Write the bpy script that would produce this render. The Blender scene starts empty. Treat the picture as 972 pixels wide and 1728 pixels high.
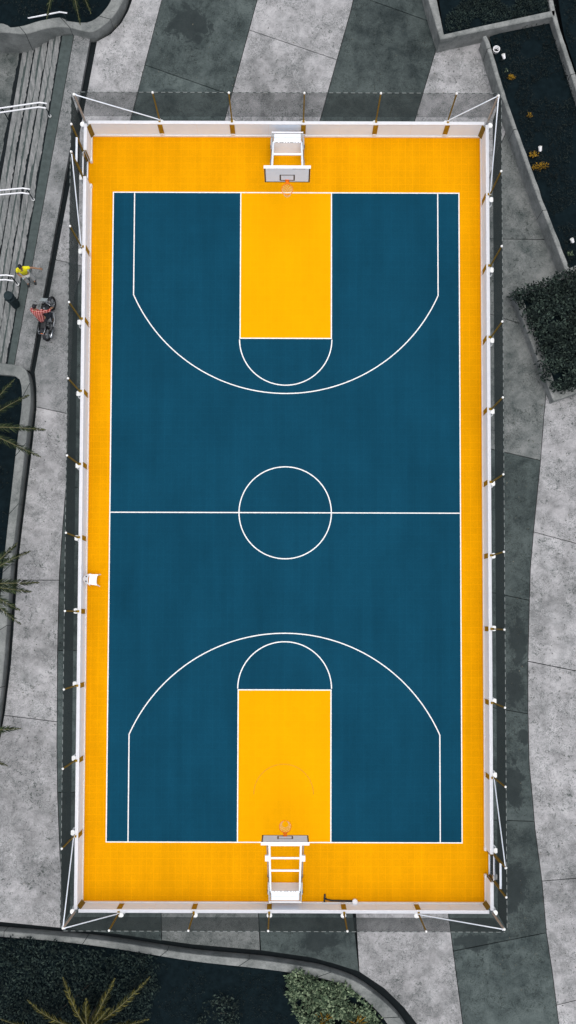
import bpy, bmesh, math, random
import numpy as np
from mathutils import Vector, Matrix, noise as mnoise
rnd = random.Random(7)
S = bpy.context.scene
COL = S.collection
PI = math.pi

# ------------------------------------------------------------------ camera (fitted to the court lines)
F, PX0, PY0 = 1460.0, 486.0, 984.92
ROT = (0.039759237, -0.000579973, 0.002992846)
CAM = (0.113275, -4.504092, 36.881951)
from mathutils import Euler
RM = Euler(ROT, 'XYZ').to_matrix()
def at(x, y, z=0.0):
    d = RM @ Vector((x-PX0, -(y-PY0), -F))
    t = (z-CAM[2])/d.z
    return Vector((CAM[0]+d.x*t, CAM[1]+d.y*t, z))
cd = bpy.data.cameras.new('camera')
cam = bpy.data.objects.new('camera', cd); COL.objects.link(cam)
cam.location = CAM; cam.rotation_euler = ROT
cd.sensor_fit = 'VERTICAL'; cd.sensor_height = 36.0; cd.sensor_width = 36.0*972/1728
cd.lens = F/1728*36.0
cd.shift_y = (PY0-864.0)/1728.0
cd.clip_end = 2000
S.camera = cam

# ------------------------------------------------------------------ materials
K = .87
def kc(c): return tuple(v*K for v in c[:3])
def new_mat(name):
    m = bpy.data.materials.new(name); m.use_nodes = True
    nt = m.node_tree; b = nt.nodes['Principled BSDF']
    return m, nt, b
class NB:
    """small node helper"""
    def __init__(s, nt): s.nt = nt; s.tc = None
    def n(s, t, **k):
        o = s.nt.nodes.new(t)
        for a, v in k.items():
            if a in o.inputs.keys(): o.inputs[a].default_value = v
            else: setattr(o, a, v)
        return o
    def l(s, a, b): s.nt.links.new(a, b)
    def obj(s):
        if not s.tc: s.tc = s.n('ShaderNodeTexCoord')
        return s.tc.outputs['Object']
    def geo(s):
        g = s.n('ShaderNodeNewGeometry'); return g
    def noise(s, scale, detail=6, rough=.6, dist=0, vec=None):
        o = s.n('ShaderNodeTexNoise'); o.inputs['Scale'].default_value = scale; o.inputs['Detail'].default_value = detail
        o.inputs['Roughness'].default_value = rough; o.inputs['Distortion'].default_value = dist
        s.l(vec or s.pos(), o.inputs['Vector']); return o.outputs['Fac']
    def pos(s):
        if not hasattr(s, '_p'): s._p = s.n('ShaderNodeNewGeometry').outputs['Position']
        return s._p
    def ramp(s, fac, pts):
        o = s.n('ShaderNodeValToRGB'); e = o.color_ramp.elements
        while len(e) < len(pts): e.new(.5)
        for k, (p, c) in enumerate(pts):
            e[k].position = p; e[k].color = (c, c, c, 1) if not hasattr(c, '__len__') else (*c, 1)
        s.l(fac, o.inputs['Fac']); return o.outputs['Color']
    def mix(s, fac, a, b, mode='MIX'):
        o = s.n('ShaderNodeMix', data_type='RGBA', blend_type=mode)
        for sock, v in ((o.inputs[0], fac), (o.inputs[6], a), (o.inputs[7], b)):
            if hasattr(v, 'is_linked'): s.l(v, sock)
            elif hasattr(v, '__len__'): sock.default_value = (*v, 1) if len(v) == 3 else v
            else: sock.default_value = v
        return o.outputs[2]
    def math(s, op, a, b=None, c=None, clamp=False):
        o = s.n('ShaderNodeMath', operation=op, use_clamp=clamp)
        for k, v in enumerate((a, b, c)):
            if v is None: continue
            if hasattr(v, 'is_linked'): s.l(v, o.inputs[k])
            else: o.inputs[k].default_value = v
        return o.outputs[0]
    def val(s, color_mult):    # grey value to colour
        o = s.n('ShaderNodeCombineColor')
        for k in range(3): s.l(color_mult, o.inputs[k])
        return o.outputs[0]

def plain(name, col, rough=.6, metal=0, var=.12, vscale=6, spec=.3):
    m, nt, b = new_mat(name); h = NB(nt)
    if not name.startswith(('white', 'cream')): col = kc(col)
    f = h.noise(vscale, 5, .65)
    r = h.ramp(f, [(.3, 1-var), (.7, 1+var)])
    h.l(h.mix(1, col, r, 'MULTIPLY'), b.inputs['Base Color'])
    b.inputs['Roughness'].default_value = rough; b.inputs['Metallic'].default_value = metal
    b.inputs['Specular IOR Level'].default_value = spec
    return m

def concrete(name, dark, light, squig=.5, slab_var=.12, washk=.38, stains=(), stain_col=(.02,.026,.025), moss=(), big=.3):
    m, nt, b = new_mat(name); h = NB(nt)
    dark, light = kc(dark), kc(light)
    big_n = h.noise(big, 5, .6)
    mid_n = h.noise(1.7, 8, .68, .4)
    fine = h.noise(16, 6, .75)
    grit = h.noise(70, 3, .8)
    f = h.math('MULTIPLY_ADD', big_n, .75, h.math('MULTIPLY_ADD', mid_n, .9, h.math('MULTIPLY', fine, .38)))
    f = h.math('MULTIPLY_ADD', grit, .22, f)
    base = h.ramp(h.math('MULTIPLY', f, .445), [(.41, dark), (.585, light)])
    # trowel swirls / leaf-shaped prints
    w = h.noise(4.2, 4, .55, 2.8)
    line = h.ramp(h.math('ABSOLUTE', h.math('SUBTRACT', w, .5)), [(.0, 1), (.045, 0)])
    msk = h.ramp(h.noise(.9, 4, .6), [(.40, 0), (.56, 1)])
    base = h.mix(h.math('MULTIPLY', h.math('MULTIPLY', line, msk), squig), base, h.mix(1, base, (.38, .42, .41), 'MULTIPLY'))
    # dark spots and leaf litter in patches
    sp = h.ramp(h.noise(6.5, 6, .72, 1.2), [(.555, 0), (.61, 1)])
    sm = h.ramp(h.noise(.55, 3, .6), [(.41, 0), (.55, 1)])
    for (p, sx, sy) in moss:
        sub = h.n('ShaderNodeVectorMath', operation='SUBTRACT'); h.l(h.pos(), sub.inputs[0]); sub.inputs[1].default_value = (p.x, p.y, 0)
        sc = h.n('ShaderNodeVectorMath', operation='MULTIPLY'); h.l(sub.outputs[0], sc.inputs[0]); sc.inputs[1].default_value = (1/sx, 1/sy, 0)
        ln = h.n('ShaderNodeVectorMath', operation='LENGTH'); h.l(sc.outputs[0], ln.inputs[0])
        sm = h.math('MAXIMUM', sm, h.ramp(ln.outputs['Value'], [(.4, 1), (1, 0)]))
    base = h.mix(h.math('MULTIPLY', h.math('MULTIPLY', sp, sm), .8*squig+.15), base, h.mix(1, base, (.34, .38, .36), 'MULTIPLY'))
    # big dirty washes
    wash = h.ramp(h.noise(.8, 6, .62, .6), [(.5, 0), (.72, 1)])
    base = h.mix(h.math('MULTIPLY', wash, washk), base, h.mix(1, base, (.52, .57, .56), 'MULTIPLY'))
    # slab to slab difference
    g = h.geo()
    rv = h.ramp(g.outputs['Random Per Island'], [(0, 1-slab_var), (1, 1+slab_var)])
    base = h.mix(1, base, rv, 'MULTIPLY')
    wob = h.noise(1.9, 9, .72, .7)
    for lst, colr, am in ((stains, stain_col, .8),):
        for (p, sx, sy) in lst:
            sub = h.n('ShaderNodeVectorMath', operation='SUBTRACT'); h.l(h.pos(), sub.inputs[0]); sub.inputs[1].default_value = (p.x, p.y, 0)
            sc = h.n('ShaderNodeVectorMath', operation='MULTIPLY'); h.l(sub.outputs[0], sc.inputs[0]); sc.inputs[1].default_value = (1/sx, 1/sy, 0)
            ln = h.n('ShaderNodeVectorMath', operation='LENGTH'); h.l(sc.outputs[0], ln.inputs[0])
            v = h.math('MULTIPLY_ADD', wob, 2.6, h.math('SUBTRACT', 0.0, ln.outputs['Value']))
            k = h.ramp(v, [(.42, 0), (.6, am)])
            base = h.mix(k, base, colr)
    h.l(base, b.inputs['Base Color'])
    b.inputs['Roughness'].default_value = .85; b.inputs['Specular IOR Level'].default_value = .25
    bp = h.n('ShaderNodeBump'); bp.inputs['Strength'].default_value = .35; bp.inputs['Distance'].default_value = .02
    h.l(f, bp.inputs['Height']); h.l(bp.outputs[0], b.inputs['Normal'])
    return m

def court_mat(name, col, tile_gain, nvar=.06, line_w=.035):
    m, nt, b = new_mat(name); h = NB(nt)
    col = kc(col)
    br = h.n('ShaderNodeTexBrick', offset=0.0, squash=1.0)
    br.inputs['Scale'].default_value = 1.0; br.inputs['Mortar Size'].default_value = line_w*.3; br.inputs['Mortar Smooth'].default_value = .6
    br.inputs['Brick Width'].default_value = .305; br.inputs['Row Height'].default_value = .305
    br.inputs['Color1'].default_value = (.985, .985, .985, 1); br.inputs['Color2'].default_value = (1.01, 1.01, 1.01, 1)
    br.inputs['Mortar'].default_value = (tile_gain,)*3+(1,)
    h.l(h.pos(), br.inputs['Vector'])
    c = h.mix(1, col, br.outputs['Color'], 'MULTIPLY')
    # fine lattice of the sport tiles, averaged to grain
    g = h.ramp(h.noise(38, 4, .9), [(.3, 1-nvar*2.2), (.7, 1+nvar*2.2)])
    c = h.mix(1, c, g, 'MULTIPLY')
    g = h.ramp(h.noise(.35, 6, .6), [(.3, 1-nvar), (.7, 1+nvar)])
    c = h.mix(1, c, g, 'MULTIPLY')
    mq = h.n('ShaderNodeMapping'); mq.inputs['Scale'].default_value = (1.2, .12, 1); h.l(h.pos(), mq.inputs['Vector'])
    g = h.ramp(h.noise(1.0, 5, .6, .2, mq.outputs[0]), [(.3, 1-nvar*.9), (.7, 1+nvar*.9)])
    c = h.mix(1, c, g, 'MULTIPLY')
    ds = h.ramp(h.noise(26, 2, .5), [(.74, 0), (.78, 1)])
    c = h.mix(h.math('MULTIPLY', ds, .35), c, h.mix(1, c, (.5, .5, .5), 'MULTIPLY'))
    # scuffs
    mp = h.n('ShaderNodeMapping'); mp.inputs['Scale'].default_value = (6, .8, 1); h.l(h.pos(), mp.inputs['Vector'])
    sc = h.ramp(h.noise(1.4, 7, .75, 1.0, mp.outputs[0]), [(.62, 0), (.8, 1)])
    c = h.mix(h.math('MULTIPLY', sc, .35), c, h.mix(1, c, (.62, .62, .62), 'MULTIPLY'))
    h.l(c, b.inputs['Base Color']); b.inputs['Roughness'].default_value = .9; b.inputs['Specular IOR Level'].default_value = .03
    return m

def leaf_mat(name, c1, c2, c3=None, rough=.5):
    m, nt, b = new_mat(name); h = NB(nt)
    g = h.geo()
    c1, c2 = kc(c1), kc(c2); c3 = kc(c3) if c3 else None
    pts = [(0, c1), (1, c2)] if c3 is None else [(0, c1), (.6, c2), (1, c3)]
    r = h.ramp(g.outputs['Random Per Island'], pts)
    cl = h.ramp(h.noise(1.1, 4, .6), [(.35, .6), (.65, 1.3)])
    h.l(h.mix(1, r, cl, 'MULTIPLY'), b.inputs['Base Color'])
    b.inputs['Roughness'].default_value = rough; b.inputs['Specular IOR Level'].default_value = .08
    return m

def plaid_mat(name):
    m, nt, b = new_mat(name); h = NB(nt)
    sx = h.n('ShaderNodeSeparateXYZ'); h.l(h.obj(), sx.inputs[0])
    def band(o, p, w): return h.math('LESS_THAN', h.math('FRACT', h.math('MULTIPLY', o, 1/p)), w)
    hz = h.math('ADD', sx.outputs[1], sx.outputs[2])
    c = h.mix(band(sx.outputs[0], .09, .35), (.55, .045, .03), (.20, .016, .014))
    c = h.mix(h.math('MULTIPLY', band(hz, .09, .35), .75), c, (.06, .01, .012))
    c = h.mix(band(h.math('ADD', sx.outputs[0], .03), .09, .12), c, (.5, .4, .38))
    c = h.mix(band(h.math('ADD', hz, .03), .09, .12), c, (.5, .4, .38))
    h.l(c, b.inputs['Base Color']); b.inputs['Roughness'].default_value = .9
    return m

def rope_mat(name):
    m, nt, b = new_mat(name); h = NB(nt)
    sx = h.n('ShaderNodeSeparateXYZ'); h.l(h.pos(), sx.inputs[0])
    fr = h.math('FRACT', h.math('MULTIPLY', h.math('ADD', sx.outputs[0], sx.outputs[1]), 3.4))
    k = h.math('LESS_THAN', fr, .42)
    h.l(h.mix(k, (.20, .22, .215), (.02, .03, .03)), b.inputs['Base Color']); b.inputs['Roughness'].default_value = .9
    return m

def stair_mat(name):
    m, nt, b = new_mat(name); h = NB(nt)
    mp = h.n('ShaderNodeMapping'); mp.inputs['Rotation'].default_value = (0, 0, -math.radians(98.45-90)+0); 
    h.l(h.pos(), mp.inputs['Vector'])
    mp2 = h.n('ShaderNodeMapping'); mp2.inputs['Scale'].default_value = (5, .55, 1); h.l(mp.outputs[0], mp2.inputs['Vector'])
    f = h.math('MULTIPLY_ADD', h.noise(2.0, 7, .65, .3, mp2.outputs[0]), .7, h.math('MULTIPLY', h.noise(9, 7, .7), .3))
    c = h.ramp(f, [(.3, (.06, .070, .07)), (.5, (.165, .172, .17)), (.68, (.29, .285, .287))])
    h.l(c, b.inputs['Base Color']); b.inputs['Roughness'].default_value = .9
    return m

st = [(at(868, 1160), .45, 1.0), (at(874, 1085), .5, 1.2), (at(866, 1325), .55, 1.25), (at(885, 1240), .3, .5), (at(540,1590), .9,.5), (at(320,40),1.2,1.0), (at(800,1590),1.0,.4), (at(870,1500),.6,1.2)]
M = dict(
 light=concrete('light_concrete', (.185, .187, .188), (.475, .466, .474), 1.0, .07, .36,
   moss=[(at(185,95), 1.4, 1.6), (at(945,1200), .9, 2.6), (at(50,1290), 1.6, 2.2), (at(60,1440),1.6,1.8), (at(935,1330),1.1,1.6)]),
 light2=concrete('dimmed_light_concrete', (.115, .125, .125), (.335, .335, .340), .95, .08, moss=[(at(185,95), 1.4, 1.6), (at(120,420),1.5,2.5)]),  # darker copy of the light concrete, partly painting in the edge vignette
 mid=concrete('mid_concrete', (.066, .080, .078), (.235, .243, .238), .9, .10),
 dark=concrete('dark_concrete', (.022, .033, .034), (.095, .118, .114), .85, .18, stains=st, stain_col=(.016,.023,.024)),
 curb=concrete('curb_concrete', (.13, .142, .138), (.30, .31, .30), .3, .05),
 wallc=concrete('planter_concrete', (.12, .132, .128), (.34, .345, .335), .3, .05),
 stair=stair_mat('stair_concrete'),
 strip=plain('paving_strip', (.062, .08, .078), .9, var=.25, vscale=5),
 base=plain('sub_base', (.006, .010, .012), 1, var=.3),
 soil=plain('dark_soil', (.0066, .0122, .0150), 1, var=.3, vscale=4, spec=.0),
 terrain=plain('terrain', (.03, .04, .035), 1, var=.3, vscale=.5),
 yellow=court_mat('yellow_sport_tiles', (.775, .328, .0008), 1.16, .085),
 blue=court_mat('blue_sport_tiles', (.0050, .055, .098), 1.12, .10),
 key=court_mat('yellow_paint', (.88, .385, .0008), 1.05, .035),
 line=plain('white_line_paint', (.80, .79, .77), .8, var=.16, vscale=14, spec=.05),
 faint=plain('worn_dark_line', (.66, .30, .006), .8, var=.15),
 panel=plain('white_wall_panel', (.80, .89, 1.0), .9, var=.03, vscale=2, spec=.02),
 rail=plain('white_rail_paint', (.80, .80, .83), .6, var=.04, spec=.1),
 kick=plain('cream_kick_strip', (.78, .74, .70), .8, var=.08, spec=.05),
 ochre=plain('ochre_post_paint', (.21, .145, .028), .7, var=.3, vscale=8, spec=.1),
 plate=plain('ochre_plate', (.38, .22, .014), .8, var=.3, vscale=7, spec=.05),
 cap=plain('white_cap', (.82, .82, .80), .4, var=.03),
 net=plain('black_net_cord', (.022, .032, .033), .9, var=.1),
 steel=plain('galvanised_steel', (.55, .56, .56), .4, .7, var=.15),
 white=plain('white_powder_coat', (.86, .91, .98), .8, var=.03, spec=.05),
 greypaint=plain('grey_painted_steel', (.38, .40, .41), .45, .2, var=.2, vscale=10),
 black=plain('black_paint', (.012, .014, .016), .45, var=.2),
 orange=plain('orange_rim_paint', (.90, .20, .010), .5, var=.05, spec=.1),
 netwhite=plain('white_net_cord', (.75, .70, .55), .8, var=.08),
 plastic=plain('white_plastic', (.84, .83, .84), .5, var=.05, spec=.1),
 binm=plain('dark_grey_plastic', (.018, .030, .035), .6, var=.25, spec=.1),
 rubber=plain('black_rubber', (.012, .013, .014), .75, var=.2),
 chrome=plain('chrome', (.42, .44, .46), .28, 1, var=.15),
 bikep=plain('black_bike_paint', (.012, .014, .018), .25, var=.2, spec=.5),
 vinyl=plain('black_vinyl', (.016, .018, .02), .5, var=.2),
 skin=plain('skin', (.30, .16, .09), .55, var=.08),
 hair=plain('black_hair', (.01, .01, .014), .5, var=.3, vscale=60),
 shirt=plain('yellow_shirt', (.80, .72, .015), .85, var=.08, vscale=9),
 plaid=plaid_mat('red_plaid_shirt'),
 trous=plain('pale_grey_trousers', (.55, .55, .53), .9, var=.12, vscale=12),
 jeans=plain('dark_jeans', (.018, .024, .032), .9, var=.2, vscale=12),
 shoe=plain('dark_shoes', (.02, .022, .024), .6, var=.2),
 paper=plain('pale_grey_windscreen', (.30, .34, .35), .3, var=.05),
 hedge=leaf_mat('dark_hedge_leaf', (.007, .012, .012), (.013, .022, .019), (.062, .088, .070)),
 hedge2=leaf_mat('dark_shrub_leaf', (.006, .012, .0125), (.010, .019, .018), (.036, .054, .044)),
 cover=leaf_mat('dark_ground_cover_leaf', (.006, .0105, .0115), (.0075, .013, .0135), (.022, .029, .025)),
 pale=leaf_mat('pale_shrub_leaf', (.024, .042, .026), (.085, .125, .072), (.26, .32, .20)),
 palm=leaf_mat('ochre_palm_leaf', (.018, .026, .013), (.065, .066, .02), (.22, .19, .045)),
 palmg=leaf_mat('green_palm_leaf', (.010, .018, .012), (.028, .043, .02), (.085, .105, .04)),
 rachis=plain('palm_rachis', (.12, .11, .05), .7, var=.2),
 bark=plain('palm_bark', (.05, .045, .035), .9, var=.4, vscale=14),
 ylw=leaf_mat('yellow_plant_leaf', (.10, .06, .008), (.26, .15, .012), (.40, .22, .02)),
 rope=rope_mat('tied_rope'),
 glow=plain('lamp_glass', (.75, .75, .7), .3, var=.03),
)

# ------------------------------------------------------------------ object helpers
def obj(name, bm, mat, parent=None, smooth=False, loc=None):
    me = bpy.data.meshes.new(name)
    if isinstance(bm, bmesh.types.BMesh):
        bm.normal_update(); bm.to_mesh(me); bm.free()
    else:
        v, f = bm; me.from_pydata(v, [], f); me.update()
    for m in (mat if isinstance(mat, (list, tuple)) else [mat]): me.materials.append(m)
    if smooth:
        for p in me.polygons: p.use_smooth = True
    o = bpy.data.objects.new(name, me); COL.objects.link(o)
    if parent: o.parent = parent
    if loc is not None: o.location = loc
    return o
def thing(name, label, cat, loc=(0,0,0), rotz=0, group=None):
    o = bpy.data.objects.new(name, None); COL.objects.link(o); o.empty_display_size = .2
    o.location = loc; o.rotation_euler = (0, 0, rotz)
    return tag(o, label, cat, group)
def tag(o, label, cat, group=None):
    o['label'] = label; o['category'] = cat
    if group: o['group'] = group
    return o
def struct(o): o['kind'] = 'structure'; return o
def copy_tree(o, parent=None):
    c = o.copy(); COL.objects.link(c); c.parent = parent
    for ch in list(o.children): copy_tree(ch, c)
    return c
def box(bm, c, s, rot=None, bevel=0):
    """box centre c, full size s, optional 3x3/4x4 matrix"""
    r = bmesh.ops.create_cube(bm, size=1.0)
    vs = r['verts']
    mt = Matrix.Diagonal((*s, 1))
    if rot is not None: mt = rot.to_4x4() @ mt
    mt = Matrix.Translation(c) @ mt
    bmesh.ops.transform(bm, matrix=mt, verts=vs)
    if bevel:
        es = {e for v in vs for e in v.link_edges}
        bmesh.ops.bevel(bm, geom=list(es), offset=bevel, segments=2, affect='EDGES', profile=.7)
def tube(bm, p0, p1, r, r1=None, n=8, cap=True):
    p0, p1 = Vector(p0), Vector(p1); d = p1-p0
    q = d.to_track_quat('Z', 'Y').to_matrix().to_4x4()
    mt = Matrix.Translation((p0+p1)/2) @ q
    bmesh.ops.create_cone(bm, cap_ends=cap, segments=n, radius1=r, radius2=r if r1 is None else r1, depth=d.length, matrix=mt)
def pipe(bm, pts, r, n=8):
    pts = [Vector(p) for p in pts]; rings = []
    for i, p in enumerate(pts):
        d = (pts[min(i+1, len(pts)-1)]-pts[max(i-1, 0)]).normalized()
        a = d.cross(Vector((0, 0, 1)))
        if a.length < 1e-4: a = d.cross(Vector((1, 0, 0)))
        a.normalize(); b = a.cross(d)
        rr = r[i] if hasattr(r, '__len__') else r
        rings.append([bm.verts.new(p+a*rr*math.cos(t*2*PI/n)+b*rr*math.sin(t*2*PI/n)) for t in range(n)])
    for A, B in zip(rings, rings[1:]):
        for k in range(n): bm.faces.new((A[k], A[(k+1) % n], B[(k+1) % n], B[k]))
    bm.faces.new(rings[0][::-1]); bm.faces.new(rings[-1])
def torus(bm, c, R, r, axis='Z', n=24, m=8, a0=0, a1=2*PI):
    c = Vector(c); full = abs(a1-a0-2*PI) < 1e-6; k = n if full else n+1
    rings = []
    for i in range(k):
        t = a0+(a1-a0)*i/n
        ring = []
        for j in range(m):
            u = 2*PI*j/m; rr = R+r*math.cos(u); z = r*math.sin(u)
            p = {'Z': (rr*math.cos(t), rr*math.sin(t), z), 'Y': (rr*math.cos(t), z, rr*math.sin(t)), 'X': (z, rr*math.cos(t), rr*math.sin(t))}[axis]
            ring.append(bm.verts.new(c+Vector(p)))
        rings.append(ring)
    for i in range(n):
        A, B = rings[i], rings[(i+1) % k]
        for j in range(m): bm.faces.new((A[j], A[(j+1) % m], B[(j+1) % m], B[j]))
def lathe(bm, prof, c=(0,0,0), n=20):
    c = Vector(c); rings = []
    for (r, z) in prof:
        rings.append([bm.verts.new(c+Vector((max(r, 1e-4)*math.cos(2*PI*k/n), max(r, 1e-4)*math.sin(2*PI*k/n), z))) for k in range(n)])
    for A, B in zip(rings, rings[1:]):
        for k in range(n): bm.faces.new((A[k], A[(k+1) % n], B[(k+1) % n], B[k]))
    bm.faces.new(rings[0][::-1]); bm.faces.new(rings[-1])
def BM(): return bmesh.new()

def area2(p): return sum(p[i].x*p[(i+1) % len(p)].y-p[(i+1) % len(p)].x*p[i].y for i in range(len(p)))
def ccw(p): return p if area2(p) > 0 else p[::-1]
def clean(p, eps=.01):
    q = []
    for v in p:
        if not q or (v-q[-1]).length > eps: q.append(v)
    while len(q) > 2 and (q[0]-q[-1]).length < eps: q.pop()
    return q
def inset(p, g):
    p = ccw(clean(p)); n = len(p); out = []
    for i in range(n):
        a, b, c = p[i-1], p[i], p[(i+1) % n]
        d1 = (b-a).to_2d().normalized(); d2 = (c-b).to_2d().normalized()
        n1 = Vector((-d1.y, d1.x)); n2 = Vector((-d2.y, d2.x)); m = n1+n2
        k = 1+n1.dot(n2)
        m = m/max(k, .25)
        out.append(Vector((b.x+m.x*g, b.y+m.y*g, b.z)))
    return out
def split(p, a, b):
    """cut polygon p by the line through a,b: two polygons"""
    nx, ny = -(b.y-a.y), (b.x-a.x)
    f = lambda v: (v.x-a.x)*nx+(v.y-a.y)*ny
    res = []
    for s in (1, -1):
        q = []
        for i in range(len(p)):
            u, v = p[i], p[(i+1) % len(p)]; fu, fv = f(u)*s, f(v)*s
            if fu >= 0: q.append(u)
            if (fu > 0 and fv < 0) or (fu < 0 and fv > 0): q.append(u.lerp(v, fu/(fu-fv)))
        q = clean(q)
        if len(q) > 2 and abs(area2(q)) > .02: res.append(q)
    return res
def prism(bm, p, z0, z1):
    p = ccw(clean(p))
    top = [bm.verts.new((v.x, v.y, z1)) for v in p]; bot = [bm.verts.new((v.x, v.y, z0)) for v in p]
    f = bm.faces.new(top)
    n = len(p)
    for i in range(n): bm.faces.new((top[i], bot[i], bot[(i+1) % n], top[(i+1) % n]))
    bmesh.ops.triangulate(bm, faces=[f])
def sheet(name, pts, z, mat):
    bm = BM(); p = ccw(clean([Vector((v[0], v[1], z)) for v in pts]))
    f = bm.faces.new([bm.verts.new(v) for v in p]); bmesh.ops.triangulate(bm, faces=[f])
    return obj(name, bm, mat)
def pxs(pts, z=0): return [at(x, y, z) for x, y in pts]
def smooth_line(pts, k=4):
    """Catmull-Rom through px points"""
    out = []
    P = [pts[0]]+list(pts)+[pts[-1]]
    for i in range(1, len(P)-2):
        p0, p1, p2, p3 = (np.array(q, float) for q in P[i-1:i+3])
        for j in range(k):
            t = j/k
            out.append(tuple(.5*((2*p1)+(-p0+p2)*t+(2*p0-5*p1+4*p2-p3)*t*t+(-p0+3*p1-3*p2+p3)*t**3)))
    out.append(tuple(pts[-1])); return out

# ------------------------------------------------------------------ setting: terrain, paving
struct(sheet('ground', [(-600,-600),(600,-600),(600,600),(-600,600)], -1.3, M['terrain']))
bed = [(-300,-400),(240,-60),(153,64),(105,60),(12,618),(-60,618),(-60,1000),(-300,1300),(-300,2100),(1400,2100),(1400,-400)]
struct(sheet('plaza_base', [ (v.x, v.y) for v in pxs([(105,60),(12,618),(-300,640),(-300,2100),(1400,2100),(1400,-400),(150,-400),(150,55)])], -.22, M['base']))

Rb = [(924,661),(918,700),(912,780),(901,890),(895,960),(893,1030),(891,1116),(891,1200),(893,1290),(898,1340),(903,1400),(915,1490),(922,1574),(932,1640),(943,1728),(990,2000)]
LEdge = [(58,628),(61,655),(61,690),(52,770),(42,850),(30,950),(26,1010),(18,1120),(8,1200),(0,1245),(-15,1300)]
Lb = [(125,500),(119,640),(113,800),(105,900),(100,970),(97,1100),(96,1260),(97,1340),(101,1440),(106,1510),(110,1567)]
BEdge = [(-300,1530),(0,1558),(110,1568),(200,1577),(324,1594),(440,1604),(524,1616),(562,1626),(606,1640),(648,1668),(681,1700),(703,1728),(720,1760),(740,1800),(800,2000)]
regions = [
 ('light', [(163,70),(187,57),(204,39),(216,18),(223,-2),(231,-44),(250,-205),(262,-300),(351,-300),(273,0),(220,203),(200,280),(200,460),(140,450),(125,500)]+Lb[1:7]+Lb[7:]+[(0,1556),(-300,1528),(-300,1320)]+LEdge[::-1],
   [((93,438),(140,449)), ((63,687),(118,699)), ((30,979),(98,979)), ((15,1208),(96,1218))]),
 ('dark', [(351,-300),(515,-300),(434,0),(379,203),(325,400),(170,400),(220,203),(273,0)], [((246,110),(380,157))]),
 ('light', [(515,-300),(665,-300),(592,18),(540,203),(484,400),(325,400),(379,203),(434,0)], [((419,50),(566,100))]),
 ('dark', [(665,-300),(592,18),(540,203),(484,400),(640,400),(700,203),(737,80),(730,60),(716,-20),(690,-300)], [((624,0),(730,38))]),
 ('light', [(738,76),(820,60),(880,208),(860,208),(838,262),(800,380),(645,380),(700,203)], []),
 ('rd', [(650,380),(800,380),(838,262),(860,208),(900,208),(1000,470),(1000,600),(924,640)]+Rb[1:]+[(830,2000),(799,1850),(781,1728),(757,1545),(740,1400),(650,1400)],
   [((830,403),(905,404)),((828,530),(880,547)),((830,758),(912,777)),((831,1000),(893,1013)),((835,1195),(893,1205)),((835,1384),(902,1386)),((765,1605),(922,1574))]),
 ('light', [(1000,610),(1400,560),(1400,2000)]+Rb[:0:-1]+[(924,640)], [((898,897),(972,917)),((892,1116),(972,1132)),((913,1487),(972,1482)),((940,1696),(972,1688))]),
 ('dark', [(140,450)]+Lb+[(200,1577),(273,1588),(272,1545),(269,1400),(269,450)], [((100,822),(200,822)),((100,1098),(200,1098)),((95,1337),(200,1339))]),
 ('mid2', [(269,1400),(433,1400),(436,1540),(439,1604),(324,1594),(273,1587),(272,1545)], []),
 ('dark', [(433,1400),(592,1400),(596,1545),(606,1640),(562,1626),(524,1616),(440,1604),(436,1540)], []),
 ('light', [(592,1400),(740,1400),(757,1545),(781,1728),(799,1850),(830,2000)]+BEdge[::-1][:7], []),
 ('light', [(125,58),(153,62),(50,626),(23,621)], []),
]
bms = {'light': BM(), 'light2': BM(), 'dark': BM(), 'mid': BM()}
for kind, poly, cuts in regions:
    polys = [clean(pxs(poly))]
    for a, b in cuts:
        polys = [q for p in polys for q in split(p, at(*a), at(*b))]
    for p in polys:
        c = sum(p, Vector())/len(p)
        k = kind
        if kind == 'rd': k = 'mid' if c.y > at(800, 758).y else 'dark'
        if kind == 'mid2': k = 'mid'
        if kind == 'dark' and c.y > at(0,203).y and c.x < 0 and max(v.y for v in p) < at(380,100).y: k = 'mid'
        if kind == 'light' and c.x > 9 and at(0,1480).y > c.y > at(0,1740).y: k = 'light'
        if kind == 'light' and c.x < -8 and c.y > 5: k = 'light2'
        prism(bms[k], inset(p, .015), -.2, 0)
for k, nm in (('light', 'light_pavement'), ('light2', 'dimmed_light_pavement'), ('mid', 'grey_pavement'), ('dark', 'dark_pavement')):
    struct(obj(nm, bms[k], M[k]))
# dark walking strip at the head of the steps
bm = BM(); prism(bm, inset(pxs([(105,60),(125,58),(23,621),(12,618)]), .01), -.2, 0); struct(obj('tactile_pavement', bm, M['strip']))
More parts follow.
